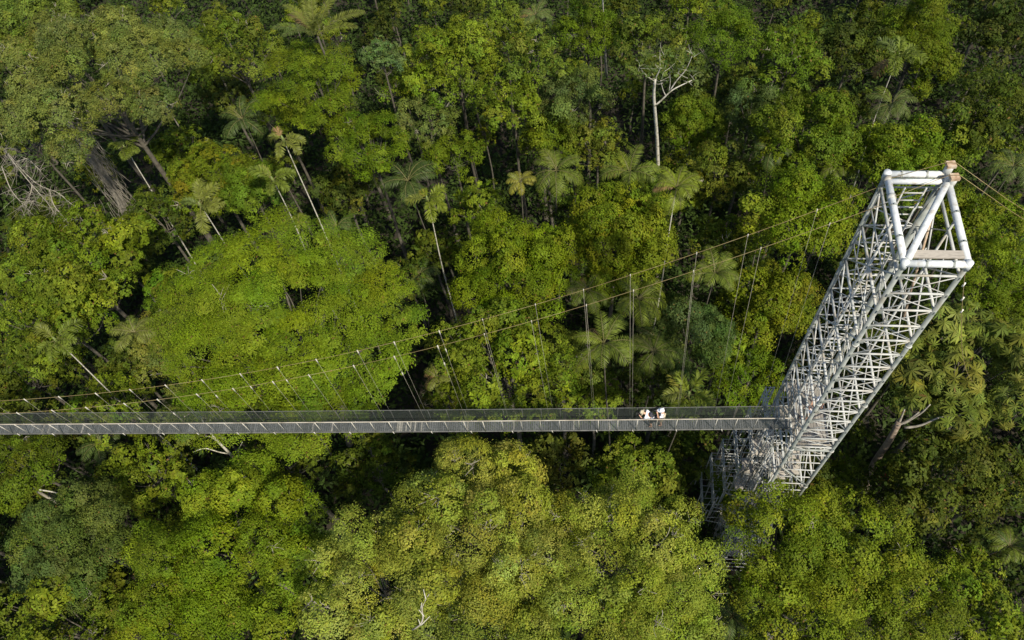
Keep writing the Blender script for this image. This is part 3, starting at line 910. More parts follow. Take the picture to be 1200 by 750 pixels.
class Chain:
    def __init__(self):
        self.v = []; self.e = []; self.r = []

    def add(self, p, r, par=None):
        self.v.append(np.asarray(p, float)); self.r.append(r)
        if par is not None:
            self.e.append((par, len(self.v) - 1))
        return len(self.v) - 1

    def mesh(self, mat, subdiv=2):
        me = skin_mesh(self.v, self.e, self.r, subdiv); me.materials.clear(); me.materials.append(M[mat]); return me


def person(loc, yaw, pose, label, shirt, bottoms, hat=None, hair='short', bend=0.0, group=None):
    """pose: dict of joint positions (metres, facing +X, left is +Y, feet at z = 0)"""
    root = empty('person', loc, label, 'person', group); root.rotation_euler = (0, 0, yaw); root.scale = (1.08, 1.08, 1.08)
    J = {k: np.asarray(v, float) for k, v in pose.items()}
    c = Chain()
    pel = c.add(J['pelvis'], (0.15, 0.11))
    wst = c.add(J['pelvis'] * .6 + J['chest'] * .4, (0.125, 0.095), pel)
    ch = c.add(J['chest'], (0.155, 0.105), wst)
    nk = c.add(J['neck'], (0.058, 0.058), ch)
    hd = J['head']; up = unit(hd - J['neck']); fw = J['face']; fw = unit(fw - (fw @ up) * up)
    jaw = c.add(hd - up * 0.055 + fw * 0.02, (0.072, 0.078), nk)
    crown_ = c.add(hd + up * 0.03, (0.082, 0.098), jaw)
    c.add(hd + up * 0.085, (0.05, 0.06), crown_)
    nose = c.add(hd + fw * 0.105 - up * 0.015, 0.014, crown_)
    for s, sd in (('l', 1), ('r', -1)):
        sh = c.add(J['sho_' + s], 0.062, ch); el = c.add(J['elb_' + s], 0.045, sh); wr = c.add(J['wri_' + s], 0.030, el)
        dv = unit(J['wri_' + s] - J['elb_' + s])
        side = unit(np.cross(dv, up + 0.01)); nrm = np.cross(side, dv)
        pm = c.add(J['wri_' + s] + dv * 0.055, (0.034, 0.018), wr)
        for f, (o_, ln) in enumerate(((-0.03, 0.065), (-0.01, 0.078), (0.011, 0.074), (0.031, 0.056))):
            k1 = c.add(J['wri_' + s] + dv * 0.10 + side * o_, 0.0095, pm)
            k2 = c.add(J['wri_' + s] + dv * (0.10 + ln * 0.5) + side * o_ * 1.05 - nrm * 0.012, 0.0085, k1)
            c.add(J['wri_' + s] + dv * (0.10 + ln * 0.85) + side * o_ * 1.05 - nrm * 0.035, 0.0075, k2)
        t1 = c.add(J['wri_' + s] + dv * 0.05 - side * 0.045, 0.012, wr); c.add(J['wri_' + s] + dv * 0.095 - side * 0.062 - nrm * .01, 0.010, t1)
        hp = c.add(J['hip_' + s], 0.092, pel); kn = c.add(J['kne_' + s], 0.062, hp); an = c.add(J['ank_' + s], 0.042, kn)
        ft = unit(np.array([J['kne_' + s][0] * 0 + 1.0, 0.12 * sd, 0])); c.add(J['ank_' + s] + ft * 0.15 - [0, 0, 0.045], (0.042, 0.028), an)
    link('body', c.mesh('skin'), root)
    # shirt: torso and upper arms
    s_ = Chain()
    a = s_.add(J['pelvis'] + [0, 0, 0.03], (0.165, 0.125)); w_ = s_.add(J['pelvis'] * .6 + J['chest'] * .4, (0.145, 0.115), a)
    h_ = s_.add(J['chest'], (0.172, 0.122), w_); s_.add(J['chest'] * .35 + J['neck'] * .65, (0.085, 0.08), h_)
    for s in 'lr':
        q = s_.add(J['sho_' + s], 0.078, h_); s_.add(J['sho_' + s] * .35 + J['elb_' + s] * .65, 0.066, q)
    link('shirt', s_.mesh(shirt), root)
    t_ = Chain()
    a = t_.add(J['pelvis'] - [0, 0, 0.02], (0.17, 0.13))
    for s in 'lr':
        q = t_.add(J['hip_' + s], 0.108, a); t_.add(J['hip_' + s] * .1 + J['kne_' + s] * .9, 0.085, q)
    link('shorts', t_.mesh(bottoms), root)
    # shoes
    for s, sd in (('l', 1), ('r', -1)):
        k = Chain(); q = k.add(J['ank_' + s] + [-0.03, 0, -0.03], (0.05, 0.04)); k.add(J['ank_' + s] + [0.17, 0.02 * sd, -0.052], (0.048, 0.03), q)
        link('shoe', k.mesh('dark_cloth'), root)
    for sd in (-1, 1):
        sidev = unit(np.cross(up, fw))
        k = Chain(); q = k.add(hd + fw * 0.088 + sidev * 0.032 * sd + up * 0.012, 0.012); k.add(hd + fw * 0.094 + sidev * 0.032 * sd + up * 0.012, 0.010, q)
        link('eye', k.mesh('eye', 1), root)
        k = Chain(); q = k.add(hd + sidev * 0.083 * sd, (0.012, 0.026)); k.add(hd + sidev * 0.094 * sd - fw * 0.01, (0.01, 0.024), q)
        link('ear', k.mesh('skin', 1), root)
    k = Chain(); sidev = unit(np.cross(up, fw)); q = k.add(hd + fw * 0.094 - up * 0.062 - sidev * 0.022, 0.007); k.add(hd + fw * 0.094 - up * 0.062 + sidev * 0.022, 0.007, q)
    mo = k.mesh('bark_pink', 1); link('mouth', mo, root)
    k = Chain(); q = k.add(hd + up * 0.05 - fw * 0.03, (0.098, 0.10)); q = k.add(hd - up * 0.04 - fw * 0.055, (0.085, 0.06), q)
    if hair == 'long':
        q = k.add(hd - up * 0.17 - fw * 0.08, (0.07, 0.04), q)
    link('hair', k.mesh('hair'), root)
    if hat:
        hb = MB()
        sidev = unit(np.cross(up, fw)); o0 = hd + up * 0.055
        n = 20; ang = np.linspace(0, 2 * math.pi, n, endpoint=False)
        rings = []
        for r_, z_ in (((0.118, 0.0), (0.116, 0.05), (0.09, 0.095), (0.02, 0.108))):
            rings.append(np.array([o0 + up * z_ + r_ * (math.cos(q) * fw * 1.08 + math.sin(q) * sidev * 0.92) for q in ang]))
        if hat == 'brim':
            rings.insert(0, np.array([o0 - up * 0.015 + 0.20 * (math.cos(q) * fw + math.sin(q) * sidev) for q in ang]))
            rings.insert(0, np.array([o0 - up * 0.025 + 0.19 * (math.cos(q) * fw + math.sin(q) * sidev) for q in ang]))
        else:
            rings.insert(0, np.array([o0 - up * 0.012 + (0.118 + 0.10 * max(0, math.cos(q)) ** 2) * (math.cos(q) * fw * 1.08 + math.sin(q) * sidev * 0.92) for q in ang]))
        Vh = np.concatenate(rings); Fh = [(i * n + k_, i * n + (k_ + 1) % n, (i + 1) * n + (k_ + 1) % n, (i + 1) * n + k_) for i in range(len(rings) - 1) for k_ in range(n)]
        Fh.append(tuple(range((len(rings) - 1) * n, len(rings) * n)))
        hb.add(Vh, Fh)
        hb.build('hat' if hat == 'brim' else 'cap', M['tan_cloth'] if hat == 'brim' else M['white_cloth'], root, True)
    return root


STAND = dict(pelvis=(0, 0, 0.95), chest=(0.02, 0, 1.30), neck=(0.03, 0, 1.50), head=(0.06, 0, 1.64), face=(1, 0, -0.1),
             sho_l=(0.01, 0.19, 1.42), sho_r=(0.01, -0.19, 1.42), elb_l=(0.20, 0.24, 1.24), elb_r=(0.20, -0.24, 1.24), wri_l=(0.27, 0.09, 1.48), wri_r=(0.27, -0.09, 1.48),
             hip_l=(0, 0.095, 0.90), hip_r=(0, -0.095, 0.90), kne_l=(0.03, 0.11, 0.49), kne_r=(0.05, -0.11, 0.49), ank_l=(-0.03, 0.12, 0.085), ank_r=(0.0, -0.12, 0.085))
BEND = dict(pelvis=(-0.12, 0, 0.92), chest=(0.16, 0, 1.16), neck=(0.33, 0, 1.26), head=(0.45, 0, 1.31), face=(0.8, 0, -0.75),
            sho_l=(0.26, 0.19, 1.22), sho_r=(0.26, -0.19, 1.22), elb_l=(0.36, 0.26, 0.97), elb_r=(0.36, -0.26, 0.97), wri_l=(0.55, 0.12, 1.04), wri_r=(0.55, -0.12, 1.04),
            hip_l=(-0.10, 0.095, 0.87), hip_r=(-0.10, -0.095, 0.87), kne_l=(0.0, 0.12, 0.49), kne_r=(0.02, -0.12, 0.49), ank_l=(-0.10, 0.13, 0.085), ank_r=(-0.06, -0.13, 0.085))
EASY = dict(STAND, elb_l=(-0.02, 0.27, 1.15), elb_r=(-0.02, -0.27, 1.15), wri_l=(0.12, 0.25, 0.93), wri_r=(0.14, -0.24, 0.95))

pR = at(774.5, 497, ZD); xr = pR[0]
person((xr, yb(xr) + 0.02, zb_(xr) + 0.004), math.radians(172), STAND, 'person in white shirt and cap standing on the bridge, arms raised to a camera', 'white_cloth', 'khaki', 'cap')
camr = empty('camera', (xr - 0.36, yb(xr) + 0.07, zb_(xr) + 1.66), 'small black camera held to the face of the person in the white cap', 'camera')
camr.rotation_euler = (0, 0, math.radians(172))
b = MB(); b.box((-0.035, -0.07, -0.045), (0.035, 0.07, 0.045)); b.build('camera_body', M['black'], camr)
b = MB(); b.tube([(0.03, 0, 0), (0.13, 0, 0)], [0.04, 0.036], 12); b.build('lens', M['black'], camr, True)
xl = at(762, 498, ZD)[0]
person((xl, yb(xl) - 0.02, zb_(xl) + 0.004), math.radians(168), BEND, 'person in white shirt and tan hat bending forward on the bridge under a backpack', 'white_cloth', 'dark_cloth', 'brim')
bp = empty('backpack', (xl, yb(xl) - 0.02, zb_(xl)), 'dark backpack on the back of the bending person', 'backpack'); bp.rotation_euler = (0, 0, math.radians(168)); bp.scale = (1.08, 1.08, 1.08)
k = Chain(); q = k.add((-0.12, 0, 1.13), (0.14, 0.09)); q = k.add((0.02, 0, 1.27), (0.15, 0.105), q); k.add((0.13, 0, 1.34), (0.12, 0.08), q)
link('pack_body', k.mesh('dark_cloth'), bp)
k = Chain(); q = k.add((-0.1, 0, 1.24), (0.09, 0.05)); k.add((0.0, 0, 1.34), (0.09, 0.05), q)
link('pocket', k.mesh('black'), bp)
person((TX0 + 0.75, 18.15, ZD), math.radians(200), EASY, 'brown-haired person in a white top standing inside the tower at the end of the bridge', 'white_cloth', 'khaki', None, 'long')
person((TX0 + 1.35, 18.75, ZD), math.radians(250), EASY, 'person with a white cap half hidden by struts, furthest inside the tower', 'white_cloth', 'dark_cloth', 'cap')

# ------------------------------------------------------------------ trees: photo position and half width in pixels, dome ratio, height, kind, label
def T(px, py, rx, ratio, z, spec, label, name='rainforest_tree', detail=1.0, tint=(1, 1, 1), cat='tree', group=None, **kw):
    z = z + 2.2 * math.sin(px * 12.9898 + py * 78.233) * (py < 480)
    p = at(px, py, z)
    R = 0.98 * rx / ppm(p)
    Hc = R * ratio
    c = at(px, py, z + 0.35 * Hc)              # the picture shows the dome, a little above its widest level
    return tree(name, (c[0], c[1]), z, R, Hc, spec, label, cat, group, detail, tint, **kw)


BT = 'broad_crowned_tree'; VT = 'vine_covered_tree'; UT = 'umbrella_tree'; RT = 'rainforest_tree'; ST = 'star_leaved_tree'; SB = 'young_tree'
# --- below the bridge
T(556, 615, 128, 0.75, 26, 'golden', 'tallest yellow-green broad crown, its top just touching the near edge of the bridge', BT, seed=1)
T(725, 650, 118, 0.7, 24.5, 'golden', 'yellow-green broad crown left of the tower foot, beside the one touching the bridge', BT, seed=2, tint=(.95, 1, .9))
T(437, 680, 100, 0.7, 26, 'golden', 'pale yellow-green twiggy crown beside the round bright green one', BT, seed=3, tint=(.97, 1, 1.1))
T(575, 745, 120, 0.7, 24, 'golden', 'yellow-green crown with a bare pale branch, cut by the bottom of the view', BT, seed=4, tint=(.92, .97, 1))
T(790, 725, 80, 0.7, 22, 'golden', 'small yellow-green crown beside the dark hollow with a palm', BT, seed=5, tint=(.85, .97, .8))
T(262, 640, 132, 0.62, 21, 'domed', 'large round bright green crown with twiggy bald spots, beneath the middle of the bridge', BT, seed=6, tint=(1.0, 1.12, 1.1))
T(215, 738, 88, 0.6, 20.5, 'domed', 'bright green crown in front of the large round one with bald spots', BT, seed=7, tint=(1.0, 1.12, 1.1))
T(75, 630, 82, 0.75, 21, 'grey', 'grey-green loose crown below the left end of the bridge', RT, seed=8, tint=(1.15, 1.1, 1.0))
T(60, 735, 95, 0.7, 20, 'loose', 'olive green lobed crown in the lower left corner', RT, seed=9, tint=(1.05, 1.05, 1))
T(25, 545, 55, 0.7, 17, 'domed', 'mid green crown under the far left end of the bridge deck', RT, seed=10, tint=(.72, .82, 1))
T(165, 555, 60, 0.7, 16, 'loose', 'twiggy open crown over a dark hollow beneath the bridge', RT, seed=11, tint=(1.1, 1.1, 1))
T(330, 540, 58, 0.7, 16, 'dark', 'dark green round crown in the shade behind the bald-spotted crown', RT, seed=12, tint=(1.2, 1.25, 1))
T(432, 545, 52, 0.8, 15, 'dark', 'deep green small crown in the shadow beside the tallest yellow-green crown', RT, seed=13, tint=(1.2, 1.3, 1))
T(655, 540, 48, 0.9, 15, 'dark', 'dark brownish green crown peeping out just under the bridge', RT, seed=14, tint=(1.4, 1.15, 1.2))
T(745, 555, 60, 0.9, 17, 'loose', 'olive tangle of leaves and bare twigs beneath the two people on the bridge', RT, seed=15, tint=(1.1, 1.1, 1.1))
T(793, 612, 34, 1.0, 13, 'vine', 'vine-hung green crown pressed against the left of the tower base', VT, seed=16, tint=(.7, .78, 1))
T(925, 632, 88, 0.7, 22.5, 'domed', 'clumped green crown covering the foot of the tower', BT, seed=17, tint=(1.02, 1.06, 1.3))
T(1015, 650, 86, 0.65, 21.5, 'domed', 'green cauliflower-like crown right of the foot of the tower', BT, seed=18, tint=(1.0, 1.03, 1.3))
T(950, 725, 95, 0.65, 20.5, 'domed', 'green clumped crown with a bare forked twig, below the one covering the tower foot', BT, seed=19, tint=(1.0, 1.03, 1.3))
T(1075, 715, 85, 0.65, 20, 'domed', 'dull green clumped crown at the bottom, left of the palm in the corner', BT, seed=20, tint=(.94, .98, 1.3))
T(1165, 725, 62, 0.7, 19, 'loose', 'olive green crown filling the lower right corner', RT, seed=21, tint=(1.2, 1.15, 1))
T(1145, 665, 36, 0.7, 17, 'loose', 'little pale olive crown above the lower right corner', SB, seed=22, tint=(1.2, 1.2, 1))
# --- right of the tower
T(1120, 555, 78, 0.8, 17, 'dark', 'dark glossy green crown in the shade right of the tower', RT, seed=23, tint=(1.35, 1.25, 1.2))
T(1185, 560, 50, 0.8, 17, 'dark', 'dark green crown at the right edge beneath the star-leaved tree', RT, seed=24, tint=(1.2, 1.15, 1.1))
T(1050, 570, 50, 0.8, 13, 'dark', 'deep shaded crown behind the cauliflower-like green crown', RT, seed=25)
T(1145, 425, 102, 0.65, 21, 'star', 'large star-leaved tree with radiating leaf rosettes right of the tower', ST, seed=26)
T(1090, 385, 50, 0.7, 18, 'star', 'smaller star-leaved tree touching the upper right side of the tower', ST, seed=27, tint=(.75, .85, .9))
T(1165, 315, 62, 0.9, 19, 'domed', 'bright leafy crown behind the hanging guy cable', RT, seed=28, tint=(.82, .95, .9))
T(1140, 250, 50, 1.0, 19, 'vine', 'vine mound lit bright green just right of the tower top', VT, seed=29, tint=(.95, 1, 1))
T(1020, 430, 48, 0.9, 13, 'dark', 'dark crown glimpsed under the right edge of the tower', RT, seed=30)
T(1190, 360, 36, 0.9, 17, 'loose', 'mid green crown at the right edge above the star leaves', RT, seed=31)
T(1000, 495, 30, 0.9, 12, 'loose', 'low leafy crown beside the leaning pinkish trunk', SB, seed=32, tint=(.8, .8, 1))
# --- centre, above the bridge
T(332, 374, 172, 0.27, 27, 'feathery', 'huge flat-topped bright green feathery crown above the bridge', UT, seed=33, detail=1.1)
T(188, 400, 52, 0.7, 21, 'olive', 'yellowish olive crown with dead twigs on the left flank of the huge feathery one', RT, seed=34, tint=(1.05, 1, .8))
T(205, 335, 48, 0.6, 22, 'yellow', 'yellow-tinged green crown at the upper left rim of the huge feathery one', RT, seed=35, tint=(.72, .85, .9))
T(350, 482, 42, 0.6, 15, 'layered', 'low green boughs under the lower rim of the huge feathery crown', RT, seed=36, tint=(.9, .95, 1))
T(598, 305, 84, 0.75, 23, 'domed', 'rounded green crown right of the huge feathery one', BT, seed=37, tint=(.88, 1, .8))
T(588, 420, 98, 0.7, 22, 'loose', 'broad mid green crown with pale dead twigs where the suspension cables pass', BT, seed=38, tint=(1.22, 1.22, 1))
T(655, 420, 55, 0.7, 21, 'olive', 'olive brown twiggy crown left of the star of palm fronds', RT, seed=39, tint=(1, 1.02, .7))
T(720, 265, 82, 0.85, 22, 'vine', 'large glowing green vine mound in the centre, left of the tall thin palm', VT, seed=40)
T(812, 385, 56, 1.0, 19, 'grey', 'smooth grey-green dome in the middle between the palms', BT, seed=41, tint=(.95, 1, 1))
T(905, 345, 62, 1.0, 20, 'vine', 'bushy yellow-green vine crown left of the tower', VT, seed=42, tint=(1.0, .95, 1))
T(880, 440, 52, 0.8, 19, 'domed', 'bright leafy crown just above the bridge beside the tower', RT, seed=43, tint=(.82, 1, .9))
T(945, 245, 72, 0.9, 21, 'vine', 'bright vine-smothered crown left of the tower top', VT, seed=44, tint=(.98, 1.02, 1))
T(850, 280, 45, 0.9, 18, 'loose', 'mid green bush between the tall thin palm and the bright vine crowns', RT, seed=45)
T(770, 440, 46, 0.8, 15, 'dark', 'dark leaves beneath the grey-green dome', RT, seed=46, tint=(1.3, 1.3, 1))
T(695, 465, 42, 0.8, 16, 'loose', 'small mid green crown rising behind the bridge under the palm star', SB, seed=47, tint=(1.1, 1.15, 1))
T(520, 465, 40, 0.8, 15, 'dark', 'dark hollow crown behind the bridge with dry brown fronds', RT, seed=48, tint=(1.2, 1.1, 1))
T(845, 400, 34, 0.9, 17, 'loose', 'narrow green crown between the grey-green dome and the bushy vine crown', SB, seed=49, tint=(1.15, 1.2, 1))
# --- left side
T(75, 300, 98, 0.7, 21, 'loose', 'wide layered mid green crown at the left, below the bare grey branches', BT, seed=50, tint=(1.1, 1.12, 1))
T(55, 365, 70, 0.75, 19.5, 'loose', 'mid green crown above the leaning plume palm', RT, seed=51, tint=(1.05, 1.1, 1))
T(20, 435, 48, 0.8, 16, 'dark', 'dark green crown at the left edge above the cables', RT, seed=52, tint=(1.3, 1.3, 1))
T(130, 470, 55, 0.6, 17, 'loose', 'low green crown behind the left part of the bridge', RT, seed=53, tint=(1.1, 1.15, 1))
T(140, 420, 38, 0.8, 14, 'dark', 'shaded crown in the hollow crossed by a leaning palm trunk', SB, seed=54, tint=(1.2, 1.25, 1))
T(225, 480, 48, 0.6, 18, 'olive', 'low olive crown with pale lichened twigs behind the bridge', RT, seed=55, tint=(.9, .95, .7))
T(100, 72, 128, 0.5, 26, 'olive', 'great spreading pale olive crown in the upper left corner', BT, seed=56, detail=1.1)
T(30, 20, 72, 0.6, 25, 'olive', 'olive crown at the very top left, touching the great spreading one', BT, seed=57, tint=(.88, 1, .7))
T(22, 150, 42, 0.6, 23, 'olive', 'drooping olive lower bough crown above the bare grey branches', RT, seed=58, tint=(.95, 1, .8))
T(200, 165, 38, 0.8, 16, 'dark', 'small rounded green crown beside the great olive crown', SB, seed=59, tint=(1.6, 1.7, 1))
T(265, 45, 62, 0.55, 19, 'loose', 'dull layered crown between the great olive crown and the tall feather palm', RT, seed=60, tint=(.95, .95, 1.1))
T(245, 200, 60, 0.8, 19, 'yellow', 'tree with golden yellow and orange leaves near the pale-trunked plume palms', RT, seed=61)
T(290, 215, 44, 0.8, 18, 'domed', 'fresh green crown behind the yellow-leaved tree', RT, seed=62, tint=(.75, .95, 1.4))
T(180, 250, 50, 0.8, 15, 'dark', 'dark green undercrown left of the yellow-leaved tree', RT, seed=63, tint=(1.15, 1.2, 1))
T(260, 100, 40, 0.7, 14, 'dark', 'dusky crown in the deep shade under the dull layered tree', SB, seed=64)
# --- upper middle
T(365, 95, 72, 0.7, 22, 'layered', 'tree with tiers of flat bright green sprays below the tall feather palm', UT, seed=65)
T(320, 120, 42, 0.6, 20, 'layered', 'small tiered bright green crown left of the larger tiered one', UT, seed=66, tint=(.9, .95, 1))
T(470, 95, 30, 0.5, 20, 'layered', 'little flat green spray crown beside the bluish olive one', SB, seed=67)
T(430, 165, 55, 0.75, 21, 'domed', 'compact rounded green crown above the dark palm group', BT, seed=68, tint=(.72, .88, .8))
T(445, 60, 30, 0.9, 23, 'olive', 'slim bluish olive crown behind the tiered tree', SB, seed=69, tint=(.8, 1, 1.3))
T(530, 55, 72, 0.8, 22, 'loose', 'open green crown with drooping twigs at the top, right of the tiered tree', RT, seed=70, tint=(1.12, 1.15, 1))
T(500, 135, 46, 0.7, 20, 'olive', 'soft greyish olive crown right of the compact rounded one', RT, seed=71, tint=(.85, .95, .9))
T(530, 175, 40, 0.7, 20, 'domed', 'yellow-green crown above the bright plume palm', RT, seed=72, tint=(.75, .88, .9))
T(567, 150, 17, 2.6, 16, 'vine', 'narrow column of bright creepers with a tufted top', VT, seed=73)
T(600, 110, 48, 0.9, 20, 'loose', 'mid green crown right of the creeper column', RT, seed=74, tint=(1.05, 1.1, 1))
T(560, 235, 40, 1.2, 18, 'loose', 'tall thin-leaved crown left of the vine mound, thin stems showing', RT, seed=75, tint=(1.1, 1.15, 1))
T(625, 60, 45, 0.9, 21, 'loose', 'grey-green crown at the top with a hanging dead frond', RT, seed=76, tint=(.95, 1.0, 1.3))
T(670, 105, 52, 0.9, 20, 'olive', 'dull olive crown left of the tree with the white forked trunk', RT, seed=77, tint=(.72, .82, .8))
T(640, 150, 44, 0.9, 19, 'vine', 'green creeper-draped crown above the feather palms', VT, seed=78, tint=(.75, .82, 1))
T(700, 165, 42, 0.9, 18, 'loose', 'brownish green crown just left of the white forked trunk', RT, seed=79, tint=(1.15, 1.05, 1.3))
T(690, 30, 46, 0.8, 21, 'domed', 'green crown at the top edge behind a thin vertical white stem', RT, seed=80, tint=(.7, .85, .9))
T(760, 40, 52, 0.8, 20, 'loose', 'shaded olive crown at the top, above the white forked trunk', RT, seed=81, tint=(.8, .82, 1.1))
T(850, 35, 52, 0.8, 21, 'domed', 'lively green crown at the top, right of the white forked trunk', RT, seed=82, tint=(.65, .85, .9))
T(815, 135, 45, 1.0, 18, 'vine', 'knobbly creeper crown right of the white forked trunk', VT, seed=83, tint=(.72, .82, 1))
T(845, 195, 52, 0.9, 19, 'loose', 'mottled dark olive crown above the bright vine crowns', RT, seed=84, tint=(.95, .9, 1.3))
T(885, 120, 45, 0.9, 20, 'olive', 'greyish crown with fine leaves right of the knobbly creeper crown', RT, seed=85, tint=(.65, .8, .9))
T(930, 55, 50, 0.9, 21, 'loose', 'leafy mid green crown at the top, left of the hanging vine curtain', RT, seed=86, tint=(.95, 1.1, 1))
T(950, 140, 68, 0.9, 21, 'vine', 'big rough green vine mound above the tower top', VT, seed=87, tint=(.72, .82, 1))
T(1005, 45, 55, 0.8, 17, 'dark', 'dark forest crown in shade at the top, left of the vine curtain', RT, seed=88, tint=(1.0, 1.05, 1))
T(1085, 30, 58, 1.5, 18, 'vine', 'tall curtain of hanging vines at the upper right', VT, seed=89, tint=(.72, .78, .9))
T(1060, 175, 62, 0.9, 20, 'vine', 'lush green vine crown behind the tower top', VT, seed=90, tint=(.85, .95, 1))
T(1120, 165, 45, 0.8, 18, 'loose', 'green crown right of the paired dark palms', RT, seed=91, tint=(1, 1.1, 1))
T(1165, 110, 58, 0.9, 18, 'dark', 'blackish green crown near the upper right corner', RT, seed=92, tint=(1.15, 1.2, 1))
T(1180, 25, 52, 0.9, 16, 'dark', 'darkest crown in the upper right corner', RT, seed=93, tint=(.8, .85, 1))
T(785, 215, 46, 0.8, 17, 'loose', 'low crown around the foot of the white forked trunk', SB, seed=94, tint=(1.05, 1.1, 1))
T(665, 225, 40, 0.8, 16, 'loose', 'shaded crown beneath the feather palms in the centre', SB, seed=95, tint=(.85, .9, 1))
T(400, 215, 45, 0.8, 14, 'dark', 'dark low crown between the leaning plume palm and the dark palm group', SB, seed=96)
T(1000, 120, 30, 0.9, 18, 'dark', 'dim little crown left of the paired dark palms', SB, seed=97, tint=(1.2, 1.2, 1))
T(475, 320, 34, 0.8, 13, 'dark', 'dark leaf mass in the gap right of the huge feathery crown', SB, seed=98, tint=(1.1, 1.2, 1))
T(505, 290, 30, 0.9, 15, 'dark', 'dark green bush under the bright plume palm', SB, seed=99, tint=(1.4, 1.4, 1))
T(590, 20, 40, 0.8, 21, 'loose', 'pale leafed crown at the top between two open green crowns', RT, seed=100, tint=(1.2, 1.2, 1.4))

# --- low trees in the gaps: alike, many, mostly hidden
rf = np.random.default_rng(77)
placed = 0
for _ in range(4000):
    if placed >= 150:
        break
    px, py = rf.uniform(-90, 1290), rf.uniform(-60, 790)
    z = rf.uniform(7, 15)
    p = at(px, py, z)
    R = rf.uniform(1.5, 3.2)
    ok = True
    for (tx, ty, tr_, top) in TREES:
        d = math.hypot(tx - p[0], ty - p[1])
        if d < (0.7 * tr_ + 0.2 * R if top > z + 3 else 0.62 * (tr_ + R)):
            ok = False; break
    if not ok or (TX0 - 3 < p[0] < TX1 + 1.5 and TY0 - 1.5 < p[1] < TY1 + 3.5):
        continue
    v = rf.uniform(0.8, 1.3)
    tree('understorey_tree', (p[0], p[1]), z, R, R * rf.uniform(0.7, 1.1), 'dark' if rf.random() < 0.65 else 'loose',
         'low dark green understorey tree showing in a gap between taller crowns', 'tree', 'understorey trees in the gaps', 0.85, (v, v, 1), seed=500 + placed, limbs=6)
    placed += 1

# --- the forest goes on past the edges: copies of a few of the trees above
big = [r for r, R in ROOTS if 2.6 < R < 5.5 and 'group' not in r.keys()]
re_ = np.random.default_rng(91)
for (ex, ey) in ((1330, 120), (1345, 300), (1350, 470), (1330, 640), (1300, 790), (1150, 860), (1010, 850), (860, 870), (700, 900), (520, 900), (340, 890), (170, 860), (20, 850), (-110, 760), (-120, 600), (-130, 440), (-140, 260), (-120, 90)):
    src = big[int(re_.integers(len(big)))]
    p_ = at(ex, ey, 18)
    c = src.copy(); COL.objects.link(c)
    c.location = (float(p_[0]), float(p_[1]), float(re_.uniform(-3.5, -1.5))); c.rotation_euler = (0, 0, float(re_.uniform(0, 6.28)))
    c['label'] = 'green rainforest tree standing among the outermost trees around the bridge and tower'
    c['group'] = 'outermost trees of the forest'
    for ch in list(src.children):
        d = ch.copy(); COL.objects.link(d); d.parent = c

# ------------------------------------------------------------------ palms
palm(372, 42, 24, 'erect', 5.0, 12, 'pale', 'giant palm with huge upright pale fronds at the top of the view', ('dry', 'silver', 'silver'), 0.2, 'bark_grey', seed=1, tilt=-0.1)
palm(334, 168, 23, 'plume', 2.5, 6, 'pale', 'plume palm on a long thin white trunk, with one hanging rusty brown frond', ('dry',), seed=2)
palm(322, 215, 20, 'plume', 2.4, 6, 'green', 'plume palm on a white trunk in front of the one with a rusty brown frond', ('pale',), seed=3)
palm(238, 245, 21, 'plume', 2.6, 7, 'pale', 'pale plume palm with a kinked white trunk beside the yellow-leaved tree', ('green', 'silver'), seed=4)
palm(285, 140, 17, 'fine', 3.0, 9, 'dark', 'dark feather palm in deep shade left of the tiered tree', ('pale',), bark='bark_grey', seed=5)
palm(70, 402, 20, 'plume', 2.5, 6, 'green', 'plume palm with one whitish frond on a slanting trunk above the left cables', ('pale',), seed=6)
palm(150, 178, 17, 'plume', 2.2, 6, 'green', 'dim plume palm beside the leaning vine-wrapped trunk', ('silver',), seed=7)
palm(502, 238, 21, 'plume', 2.3, 7, 'bright', 'bright yellow-green plume palm above the dark gap', ('yellow', 'pale'), seed=8)
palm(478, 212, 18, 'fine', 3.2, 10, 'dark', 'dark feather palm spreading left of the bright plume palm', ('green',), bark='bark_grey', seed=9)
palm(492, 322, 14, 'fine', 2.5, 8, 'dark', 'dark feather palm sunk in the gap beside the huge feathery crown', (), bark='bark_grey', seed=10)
palm(652, 200, 20, 'fine', 2.9, 9, 'green', 'green feather palm left of the large vine mound, one frond upright', ('pale',), bark='bark_grey', seed=11)
palm(610, 212, 19, 'fine', 1.7, 6, 'yellow', 'small yellowish palm left of the green feather palm', ('pale',), bark='bark_grey', seed=12)
palm(738, 203, 20, 'fine', 3.0, 10, 'green', 'feather palm beside the foot of the white forked trunk', ('bright', 'dry'), bark='bark_grey', seed=13)
palm(793, 220, 25, 'fine', 2.3, 10, 'bright', 'tall palm on a thin straight white trunk right of the large vine mound', ('pale', 'dry'), seed=14)
palm(838, 322, 19, 'fine', 2.7, 9, 'green', 'feather palm right of the thin straight white trunk', ('pale', 'bright'), bark='bark_grey', seed=15)
palm(748, 350, 20, 'fine', 2.7, 10, 'bright', 'bright feather palm above the black gap between crowns', ('green', 'pale'), bark='bark_grey', seed=16)
palm(708, 402, 22, 'fine', 3.0, 10, 'green', 'star-shaped feather palm with a dead hanging frond, left of the black gap', ('dry', 'bright', 'bright'), bark='bark_grey', seed=17)
palm(766, 412, 19, 'fine', 2.5, 9, 'green', 'feather palm against the left side of the grey-green dome', ('pale',), bark='bark_grey', seed=18)
palm(806, 466, 22, 'plume', 2.4, 8, 'bright', 'vivid palm right behind the bridge above the two people', ('yellow', 'pale'), bark='bark_grey', seed=19)
palm(1050, 72, 20, 'plume', 2.7, 8, 'green', 'upper one of the paired dark palms near the vine curtain', ('silver', 'dry'), seed=20)
